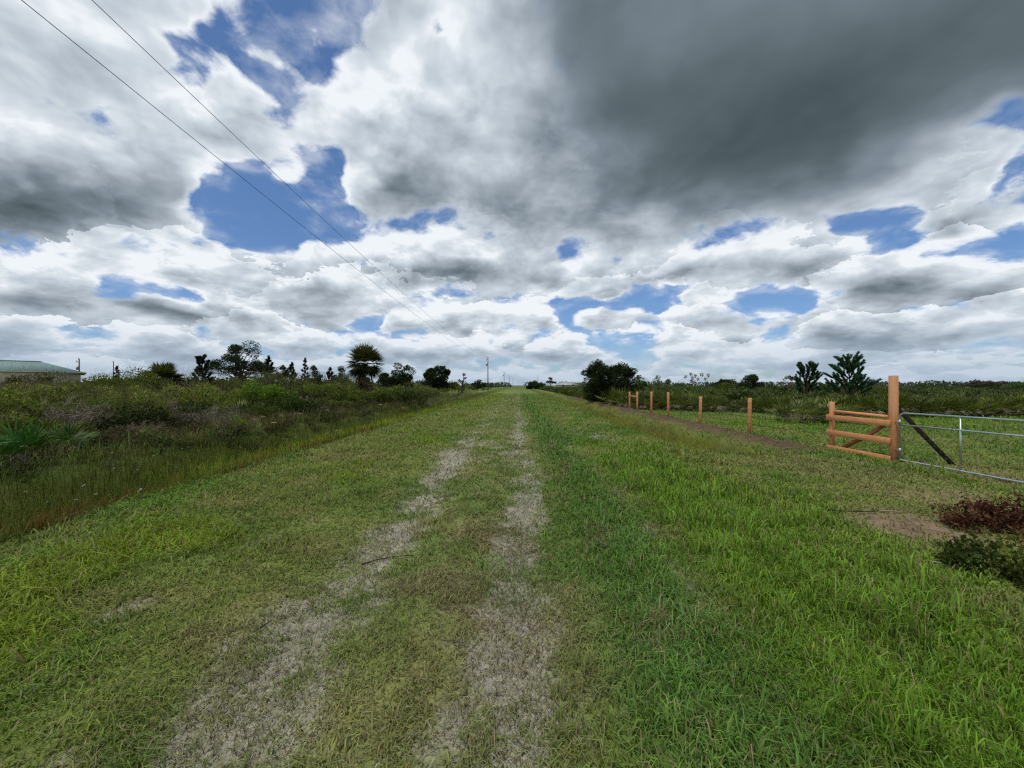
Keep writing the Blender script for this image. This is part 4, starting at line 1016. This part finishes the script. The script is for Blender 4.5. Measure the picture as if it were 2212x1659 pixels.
# ------------------------------------------------------------------ fence, panel and gate
M_WOOD = tint_mat('stained_wood', 0.8, 0.15, 0, (45, 45, 3), 0.24, 0.25, 5, .3, True, .35)
M_WOODH = tint_mat('stained_board', 0.8, 0.15, 0, (3, 45, 45), 0.22, 0.2, 5, .3, False, .3)
M_POLEWOOD = tint_mat('weathered_pole', 0.9, 0.15, 0, (30, 30, 2), 0.35, 0.4)
M_SHADEDWOOD = tint_mat('shaded_brace_wood', 0.8, 0.2, 0, (20, 20, 20), 0.4, 0.4)
M_STEEL = tint_mat('galvanised_steel', 0.38, 0.5, 0.75, (9, 9, 9), 0.28, 0.1)
M_WIRE = tint_mat('dull_wire', 0.6, 0.4, 0.5, (5, 5, 5), 0.3)
M_PAINT = tint_mat('painted_wall', 0.8, 0.2, 0, (3, 3, 1), 0.15)
M_ROOF = tint_mat('metal_roof', 0.45, 0.4, 0.2, (2, 40, 2), 0.14)
ORANGE = G(204, 142, 96)
def post_box(s, w, z0, z1, col, bev=.008, lean=(0, 0)):
    M = Matrix.Shear('XY', 4, lean)
    box(s, (-w / 2, -w / 2, z0), (w / 2, w / 2, z1), col, M, bev)
def rot_to(a, b):
    """matrix taking +x to a->b, centred on a"""
    a, b = Vector(a), Vector(b); d = (b - a).normalized()
    q = d.to_track_quat('X', 'Z'); return Matrix.Translation(a) @ q.to_matrix().to_4x4(), (b - a).length
POST = [(1407, 21.1, 'narrow orange wooden fence post next to the two joined posts'), (1443.5, 18.6, 'orange wooden fence post second from the two joined posts'),
        (1512, 16.0, 'orange wooden fence post third from the two joined posts'), (1618, 12.4, 'lone orange wooden fence post standing nearest to the wooden fence panel')]
post_xy = []
for px, d, lab in POST:
    x, y, z = base_at(px, d); post_xy.append((x, y, z))
    s = Soup(); post_box(s, rng.uniform(.082, .096), -.15, rng.uniform(1.12, 1.20), ORANGE * rng.uniform(.84, 1.06), .008, (rng.uniform(-.035, .035), rng.uniform(-.035, .035)))
    o = tag(s.build('fence_post', M_WOOD), lab, 'fence post', 'single wooden posts of the wire fence'); o.location = (x, y, z)
# two posts joined by a rail where the fence ends
xa, ya, za = base_at(1360, 25.6); xb, yb, zb = base_at(1376.5, 23.9)
t = thing('fence_brace', 'pair of orange posts joined by a short rail at the far end of the fence', 'fence brace', (xa, ya, za))
s = Soup(); post_box(s, .092, -.15, 1.14, ORANGE); s.build('post', M_WOOD, t)
s = Soup(); post_box(s, .092, -.15, 1.16, ORANGE * 1.05); o = s.build('post', M_WOOD, t); o.location = (xb - xa, yb - ya, zb - za)
s = Soup(); tube(s, [(0, 0, .86), (xb - xa, yb - ya, .84 + zb - za)], .038, ORANGE * 1.1, 8); s.build('rail', M_WOODH, t)
# wooden wing panel
def on_line(px, py, z):                      # a point of the photograph at height z
    return seen(px, py, z)
sx, sy, sz = base_at(1797, 10.05); bx_, by_, bz_ = base_at(1930, 8.62)
pan = thing('board_fence', 'orange wooden fence of three boards between a short post and a tall square post', 'fence', (sx, sy, sz))
s = Soup(); post_box(s, .09, -.2, 1.22, ORANGE * 1.04, .01); s.build('short_post', M_WOOD, pan)
s = Soup(); post_box(s, .125, -.2, 1.77 - bz_, ORANGE * .98, .01); o = s.build('tall_post', M_WOOD, pan); o.location = (bx_ - sx, by_ - sy, bz_ - sz)
dv = Vector((bx_ - sx, by_ - sy, 0)); ln = dv.length; dn = dv.normalized(); sd = Vector((-dn.y, dn.x, 0))
if sd.x > 0: sd = -sd                        # towards the road
def board(za_, zb_, hgt, col):
    hgt *= 1.10
    M, L = rot_to((dn * -.07 + sd * .085 + Vector((0, 0, za_ - sz)))[:], (dn * (ln - .0) + sd * .085 + Vector((0, 0, zb_ - sz)))[:])
    s = Soup(); box(s, (0, -.016, -hgt), (L, .016, 0), col, None, .0012); o_ = s.build('board', M_WOODH, pan); o_.matrix_local = M; return o_
board(.79, .765, .125, ORANGE * 1.04); board(.40, .37, .13, ORANGE * 1.0); board(.0, -.035, .13, ORANGE * .98)
s = Soup(); tube(s, [tuple(dn * .07 + Vector((0, 0, .88 - sz))), tuple(dn * (ln * .5) + Vector((0, 0, .86 - sz))), tuple(dn * (ln - .1) + Vector((0, 0, .84 - sz)))], .036, ORANGE * 1.15, 10); s.build('round_rail', M_WOODH, pan)
s = Soup(); tube(s, [tuple(dn * (ln * .21) + Vector((0, 0, -.02 - sz))), tuple(dn * (ln * .6) + Vector((0, 0, .33 - sz))), tuple(dn * (ln - .1) + Vector((0, 0, .72 - sz)))], [.048, .046, .044], G(150, 92, 58), 10); s.build('diagonal_brace', M_WOODH, pan)
gx, gy = seen(2059, 1002, -.12)
M, L = rot_to((bx_ - sx + .08, by_ - sy, 1.04 - sz), (gx - sx, gy - sy, -.16 - sz))
s = Soup(); box(s, (0, -.026, -.04), (L, .026, .04), G(36, 30, 27), M, .004); s.build('rear_brace', M_SHADEDWOOD, pan)  # near-black: the shade on this brace is put into its colour
# strands of wire
hx, hy, hz_ = xb, yb, zb
line_pts = [(xa, ya, za), (xb, yb, zb)] + post_xy + [(sx, sy, sz)]
for k, (h_, w_) in enumerate(((1.02, 'top'), (.80, 'second'), (.58, 'third'), (.36, 'lowest'))):
    s = Soup(); pts = []
    for i in range(len(line_pts) - 1):
        p, q = np.array(line_pts[i]), np.array(line_pts[i + 1])
        for f in np.linspace(0, 1, 5)[:-1 if i < len(line_pts) - 2 else None]:
            r_ = p + (q - p) * f; pts.append((r_[0] - .07, r_[1], r_[2] + h_ - .02 * math.sin(math.pi * f)))
    tube(s, pts, .005, G(70, 68, 66), 4)
    tag(s.build('fence_wire', M_WIRE), f'{w_} strand of thin grey wire strung along the orange posts', 'fence wire', 'wire strands of the fence')
# steel tube gate
g0 = Vector((bx_ - .02, by_ - .16, 0)); GL = 3.7; gd = Vector((.012, -1, 0)).normalized()
gt = thing('farm_gate', 'long galvanised steel tube gate with wire mesh beside the tall wooden post', 'gate', (g0.x, g0.y, -.12))
STEEL = G(176, 186, 190)
def gp(f, z): return tuple(gd * f + Vector((0, 0, z + .12)))
zb0, zt0 = -.085, .945
s = Soup()
rim = [gp(.0, zb0 + .02), gp(.0, zt0 - .10), gp(.03, zt0 - .03), gp(.10, zt0), gp(GL - .10, zt0 + .03), gp(GL - .03, zt0), gp(GL, zt0 - .07), gp(GL, zb0 + .05), gp(GL - .03, zb0 + .03), gp(.03, zb0), gp(.0, zb0 + .02)]
tube(s, rim, .020, STEEL, 10); s.build('frame', M_STEEL, gt)
s = Soup(); tube(s, [gp(.0, .685), gp(GL, .72)], .018, STEEL * 1.1, 10); s.build('cross_rail', M_STEEL, gt)
for f in (1.15, 2.42):
    s = Soup(); tube(s, [gp(f, zb0), gp(f, zt0)], .018, STEEL * .95, 8); s.build('upright', M_STEEL, gt)
s = Soup()
for k in range(1, 37): tube(s, [gp(k * .1, zb0), gp(k * .1, .69)], .0013, G(120, 124, 122), 3, False)
for k in range(1, 8): tube(s, [gp(0, zb0 + k * .1), gp(GL, zb0 + k * .1)], .0013, G(120, 124, 122), 3, False)
s.build('wire_mesh', M_WIRE, gt)
for z in (.12, .74):
    s = Soup(); tube(s, [(.0, .12, z + .12), gp(.0, z)], .014, STEEL * .8, 6); tube(s, [gp(0, z - .05), gp(0, z + .05)], .026, STEEL * .8, 8); s.build('hinge', M_STEEL, gt)

# ------------------------------------------------------------------ power line
def pole(label, px, top, d, group=None, xform=True):
    x, y, z = base_at(px, d); h = tall(top, d, z)
    t = thing('utility_pole', label, 'utility pole', (x, y, z), 0, group)
    s = Soup(); tube(s, [(0, 0, -.3), (0, 0, h * .5), (0, 0, h)], [.17, .145, .11], G(104, 96, 88), 10); s.build('pole', M_POLEWOOD, t)
    s = Soup(); tube(s, [(-.18, 0, h - .05), (-.18, 0, h + .22)], [.05, .07], G(120, 116, 110), 6); box(s, (-.22, -.03, h - .25), (-.08, .03, h - .17), G(96, 96, 96)); s.build('insulator', M_STEEL, t)
    if xform:
        s = Soup(); tube(s, [(-.42, 0, h - 2.6), (-.42, 0, h - 1.75)], .23, G(150, 156, 160), 12); box(s, (-.30, -.04, h - 2.2), (-.1, .04, h - 2.1), G(120, 120, 120)); s.build('transformer', M_STEEL, t)
        s = Soup(); box(s, (-.62, -.03, h - .75), (-.1, .03, h - .65), G(110, 104, 96)); tube(s, [(-.58, 0, h - .95), (-.58, 0, h - .25)], .045, G(130, 126, 120), 6); s.build('fuse_arm', M_POLEWOOD, t)
    return x, y, z + h
PG = 'poles of the power line along the left of the road'
p1 = pole('weathered utility pole with small transformer, tallest and nearest of the line along the road', 1054, 772, 119, PG)
p2 = pole('second wooden utility pole along the road, looking half as tall as the nearest', 1089, 803, 238, PG)
p3 = pole('third and shorter wooden utility pole along the road, next toward the vanishing point', 1100.5, 812, 355, PG, False)
p4 = pole('tiny fourth utility pole close to where the road vanishes', 1108, 817, 470, PG, False)
pole('thin utility pole alone on the horizon right of the vanishing road', 1162, 811, 250, None, False)
pole('utility pole with a transformer rising right behind the green roof', 171, 775, 90)
pole('thin utility pole alone between the green roof and the low wide palm', 245, 781, 120, None, False)
def cable(label, pts, rad=.0085):
    s = Soup(); tube(s, pts, rad, G(70, 72, 76), 5); tag(s.build('power_line', M_WIRE), label, 'power line', 'wires of the power line')
def catenary(p, q, r, y0, y1, n=60):
    """parabola in height through three points of the run"""
    ys_ = np.linspace(y0, y1, n); c = np.polyfit([p[1], q[1], r[1]], [p[2], q[2], r[2]], 2); cx = np.polyfit([p[1], r[1]], [p[0], r[0]], 1)
    return np.stack([np.polyval(cx, ys_), ys_, np.polyval(c, ys_)], 1)
xw = p1[0]
cable('upper of two overhead wires crossing the sky from the top left corner', catenary((xw, 8.5, 10.08), (xw, 50.8, 8.75), (p1[0] - .18, p1[1], p1[2] + .1), -30, p1[1]))
cable('lower of two overhead wires crossing the sky from the top left corner', catenary((xw, 7.3, 8.87), (xw, 44.8, 7.86), (p1[0], p1[1], p1[2] - 1.2), -30, p1[1]))
for nm, a, b, dz_ in (('upper', p1, p2, .1), ('lower', p1, p2, -1.2), ('far', p2, p3, .1)):
    f = np.linspace(0, 1, 24)[:, None]; a_, b_ = np.array(a) + [0, 0, dz_], np.array(b) + [0, 0, dz_]
    cable({'upper': 'upper wire of the far span between the nearest utility pole and the second', 'lower': 'lower wire of the far span between the nearest utility pole and the second', 'far': 'wire of the farthest span between the second and third utility poles'}[nm], a_ + (b_ - a_) * f - np.array([0, 0, 1.6]) * (4 * f * (1 - f)))
sl = np.array(p1) - [0, 0, 4.0]; f = np.linspace(0, 1, 20)[:, None]; e_ = np.array([*at(962, 118), 4.6])
cable('service wire sloping down to the left from the nearest utility pole', sl + (e_ - sl) * f - np.array([0, 0, .8]) * (4 * f * (1 - f)), .01)

# ------------------------------------------------------------------ houses
def house(name, label, cat, loc, rz, L, D, eave, ridge, hip, wcol, rcol, seams=True, windows=()):
    t = thing(name, label, cat, loc, rz)
    s = Soup(); box(s, (-L / 2, -D / 2, -.3), (L / 2, D / 2, eave), wcol); s.build('wall', M_PAINT, t)
    o = .55; s = Soup(); x0, x1, y0, y1 = -L / 2 - o, L / 2 + o, -D / 2 - o, D / 2 + o
    v = [(x0, y0, eave), (x1, y0, eave), (x1, y1, eave), (x0, y1, eave), (x0 + hip, 0, ridge), (x1 - hip, 0, ridge)]
    v += [(a, b, c - .18) for a, b, c in v[:4]]
    s.add(v, [(0, 1, 5, 4), (2, 3, 4, 5), (0, 6, 7, 1), (1, 7, 8, 2), (2, 8, 9, 3), (3, 9, 6, 0)], [(1, 2, 5), (3, 0, 4)], rcol)
    rf = s.build('roof', M_ROOF, t)
    s = Soup(); tube(s, [(x0 + hip, 0, ridge + .02), (x1 - hip, 0, ridge + .02)], .09, rcol * 1.15, 6); s.build('ridge_cap', M_ROOF, rf)
    s = Soup()
    for a, b in ((0, 1), (1, 2), (2, 3), (3, 0)): tube(s, [v[a], v[b]], .07, np.minimum(wcol * .8, 1), 5)
    s.build('gutter', M_PAINT, t)
    for wx, ww in windows:
        s = Soup(); box(s, (wx - ww / 2, -D / 2 - .03, 1.0), (wx + ww / 2, -D / 2 + .02, 2.2), G(40, 46, 50)); w_ = s.build('window', M_STEEL, t)
        s = Soup(); box(s, (wx - ww / 2 - .08, -D / 2 - .02, .92), (wx + ww / 2 + .08, -D / 2 + .03, 2.28), wcol * 1.1); s.build('frame', M_PAINT, w_)
    return t
hx0, hy0 = at(186, 60); HA = R(50); HL, HD = 25, 11
_c = Vector((hx0, hy0, .50)) + Matrix.Rotation(HA, 3, 'Z') @ Vector((-HL / 2 - .55, HD / 2 + .55, 0))
house('house', 'long low cream house under a pale green hipped metal roof at the left edge', 'house', _c, HA, HL, HD, 3.0, 4.75, 4.6, G(206, 194, 164), G(122, 148, 142), True, ((9.0, 1.4), (3.5, 1.4)))
wx0, wy0 = at(1226, 235)
house('house', 'small white house with a pale low roof on the horizon left of the two-lobed oak', 'house', (wx0, wy0, 0), R(4), 11.5, 9, 1.9, 3.4, 3.0, G(222, 222, 218), G(168, 172, 176), True, ((-3.5, 1.2), (2.5, 1.4)))

# ------------------------------------------------------------------ brush pile, weeds, sticks
bx0, by0 = seen(2178, 1160, -.08); bz0 = hz(bx0, by0)
t = thing('brush_pile', 'heap of dead rust-red leaves and cut branches on bare straw at the right edge', 'brush pile', (bx0, by0, bz0))
tw, lf = Soup(), Soup()
for k in range(62):
    a = rng.uniform(0, 6.28); r_ = .52 * math.sqrt(rng.uniform()); p0 = np.array([r_ * math.cos(a), r_ * math.sin(a) * .7, 0])
    L_ = rng.uniform(.18, .36) * (1.15 - .5 * r_); q, _ = limb(p0, (rng.normal(0, .6) + p0[0] * .6, rng.normal(0, .6), rng.uniform(.1, 1.2)), L_, 5, .16); q[:, 2] = np.maximum(q[:, 2], .012)
    tube(tw, q, np.linspace(.008, .002, 6), G(112, 92, 76) * rng.uniform(.55, 1.4), 4, False)
    for j in range(1, 6):
        c0 = (G(58, 28, 20), G(78, 44, 32), G(112, 82, 58))[int(rng.choice([0, 0, 1, 1, 2]))]
        clump(lf, q[j], np.array([.055, .055, .035]), int(rng.integers(8, 34)), rng.uniform(.022, .05), c0 * .7, c0 * 1.5, up=-.3)
for k in range(60):                                      # litter on the ground round the heap
    a = rng.uniform(0, 6.28); r_ = rng.uniform(.5, 1.25); p0 = np.array([r_ * math.cos(a) - .3, r_ * math.sin(a) * .7, .015])
    q, _ = limb(p0, (rng.normal(), rng.normal(), 0.02), rng.uniform(.08, .4), 3, .1); q[:, 2] = np.clip(q[:, 2], .008, .03); tube(tw, q, [.004, .004, .003, .002], G(134, 114, 94) * rng.uniform(.5, 1.4), 4, False)
tw.build('dead_branch', M_TWIG, t)['kind'] = 'stuff'; lf.build('dead_leaves', M_LEAF, t)['kind'] = 'stuff'
vx, vy = seen(2206, 1236, 0)
t = thing('leafy_weed', 'dark green leafy weed in front of the rust-red brush pile', 'weed', (vx, vy, hz(vx, vy)))
tw, lf = Soup(), Soup()
for k in range(34):
    a = rng.uniform(0, 6.28); r_ = .5 * math.sqrt(rng.uniform()); p0 = np.array([r_ * math.cos(a), r_ * math.sin(a) * .7, 0])
    q, _ = limb(p0, (rng.normal(0, .45) + p0[0] * .7, rng.normal(0, .45), 1), rng.uniform(.14, .34) * (1.2 - r_), 5, .13)
    tube(tw, q, np.linspace(.006, .002, 6), G(104, 92, 58) * rng.uniform(.6, 1.2), 4, False)
    g1 = G(70, 88, 34) * (1 - (k % 3) * .3) + G(150, 150, 60) * (k % 3) * .18
    for j in range(1, 6): clump(lf, q[j], np.array([.06, .06, .04]), int(rng.integers(5, 16)), rng.uniform(.03, .065), G(36, 50, 20), g1, 0, .34)
lf.build('foliage', M_LEAF, t)
tw.build('twigs', M_TWIG, t)['kind'] = 'stuff'
def stick(label, pts, rad, col):
    P = []
    for px, py in pts:
        x, y = seen(px, py, 0); P.append((x, y, hz(x, y) + rad * 1.5 + .015))
    s = Soup(); tube(s, P, np.linspace(rad, rad * .5, len(P)), col, 5); tag(s.build('stick', M_TWIG), label, 'stick', 'sticks lying in the grass')
stick('long dark stick lying left of the brush pile', [(1782, 1104), (1820, 1107), (1862, 1109), (1895, 1108)], .010, G(62, 52, 46))
stick('pale straight stick just left of the brush pile, in line with the dark one', [(1898, 1106), (1925, 1107), (1950, 1109)], .010, G(150, 136, 118))
stick('thin dark curved twig on the left wheel track', [(782, 1214), (815, 1206), (850, 1203), (893, 1206)], .006, G(58, 48, 42))
stick('short pale stick in the grass below the brush pile', [(2008, 1216), (2028, 1220), (2048, 1227)], .007, G(176, 166, 150))
stick('short dark twig on the sandy patch low in the left track', [(548, 1372), (575, 1352), (590, 1342)], .005, G(54, 44, 42))

# ------------------------------------------------------------------ white wildflowers in the left ditch
fl = thing('wildflower', 'small white wildflower on a thin stalk in the tall ditch grass left of the road', 'wildflower', (0, 0, 0))
FG = 'small white wildflowers scattered through the left ditch'
fl['group'] = FG
s = Soup(); tube(s, [(0, 0, 0), (.01, .0, .5), (0, .02, 1.0)], [.004, .003, .003], G(96, 110, 56), 4, False); s.build('stalk', M_GRASS, fl)
s = Soup(); clump(s, np.array([0, 0, 0.0]), np.array([.007, .007, .010]), 12, .017, G(206, 190, 200), G(236, 228, 234))
M_PETAL = leaf_mat('petal', .3, .6, .2, .1); _b = s.build('bloom', M_PETAL, fl); _b.location = (0, .02, 1.0)
FLOWERS = [(177, 1050), (212, 1068), (100, 1085), (138, 1134), (170, 1080), (301, 1080), (382, 1010), (426, 995), (410, 1008), (443, 1022), (488, 1023), (466, 995), (503, 978), (556, 980), (300, 1100), (348, 1082), (295, 1015), (240, 978), (604, 960), (712, 948), (699, 952),
           (240, 990), (384, 1036), (367, 1033), (408, 1054), (330, 985), (392, 970), (520, 966), (575, 950), (640, 945), (245, 1012), (60, 1062), (664, 930), (687, 938), (727, 930), (760, 925), (800, 917), (835, 912), (590, 938), (615, 948), (860, 905), (905, 893), (925, 889)]
first = True
for px, py in FLOWERS:
    u_ = (px - 1106) / 831; h_ = rng.uniform(.28, .46)
    # walk out along the sight line to where the flower head stands over the ditch floor
    dd = 5.0
    for k in range(400):
        x, y = spot(u_, dd); zt = EYE - (py - HORIZON) / 831 * dd
        if zt - hz(x, y) < h_: break
        dd += .06
    if x > -4.9: continue
    o = fl if first else copy_tree(fl); first = False
    o.location = (x, y, hz(x, y)); o.rotation_euler = (0, 0, rng.uniform(0, 6.28)); zs = max(.2, zt - hz(x, y)); o.scale = (1.0, 1.0, zs); [c for c in o.children if c.name.startswith('bloom')][0].scale = (1, 1, 1 / zs)
tf = None
for px, py, d in ((568, 918, 16.5), (552, 925, 15.5), (608, 913, 17), (650, 910, 18.5), (708, 902, 20.5), (822, 890, 25), (870, 884, 33), (592, 929, 14.5)):
    x, y = at(px, d)
    if tf is None:
        tf = thing('tall_wildflower', 'taller white-headed wildflower standing above the ditch grass below the cabbage palm', 'wildflower', (0, 0, 0), 0, 'taller white wildflowers above the ditch grass')
        s = Soup(); tube(s, [(0, 0, 0), (.01, .01, .5), (.0, 0, 1.0)], [.007, .006, .005], G(116, 124, 78), 4, False); s.build('stalk', M_GRASS, tf)
        s = Soup(); clump(s, np.array([0, 0, 1.0]), np.array([.05, .05, .03]), 40, .035, G(206, 204, 188), G(232, 232, 222)); s.build('bloom', M_PETAL, tf); o = tf
    else: o = copy_tree(tf)
    z = hz(x, y); zt = EYE - (py - 16 - HORIZON) / 831 * d
    o.location = (x, y, z); o.scale = (1.2, 1.2, max(.35, zt - z))
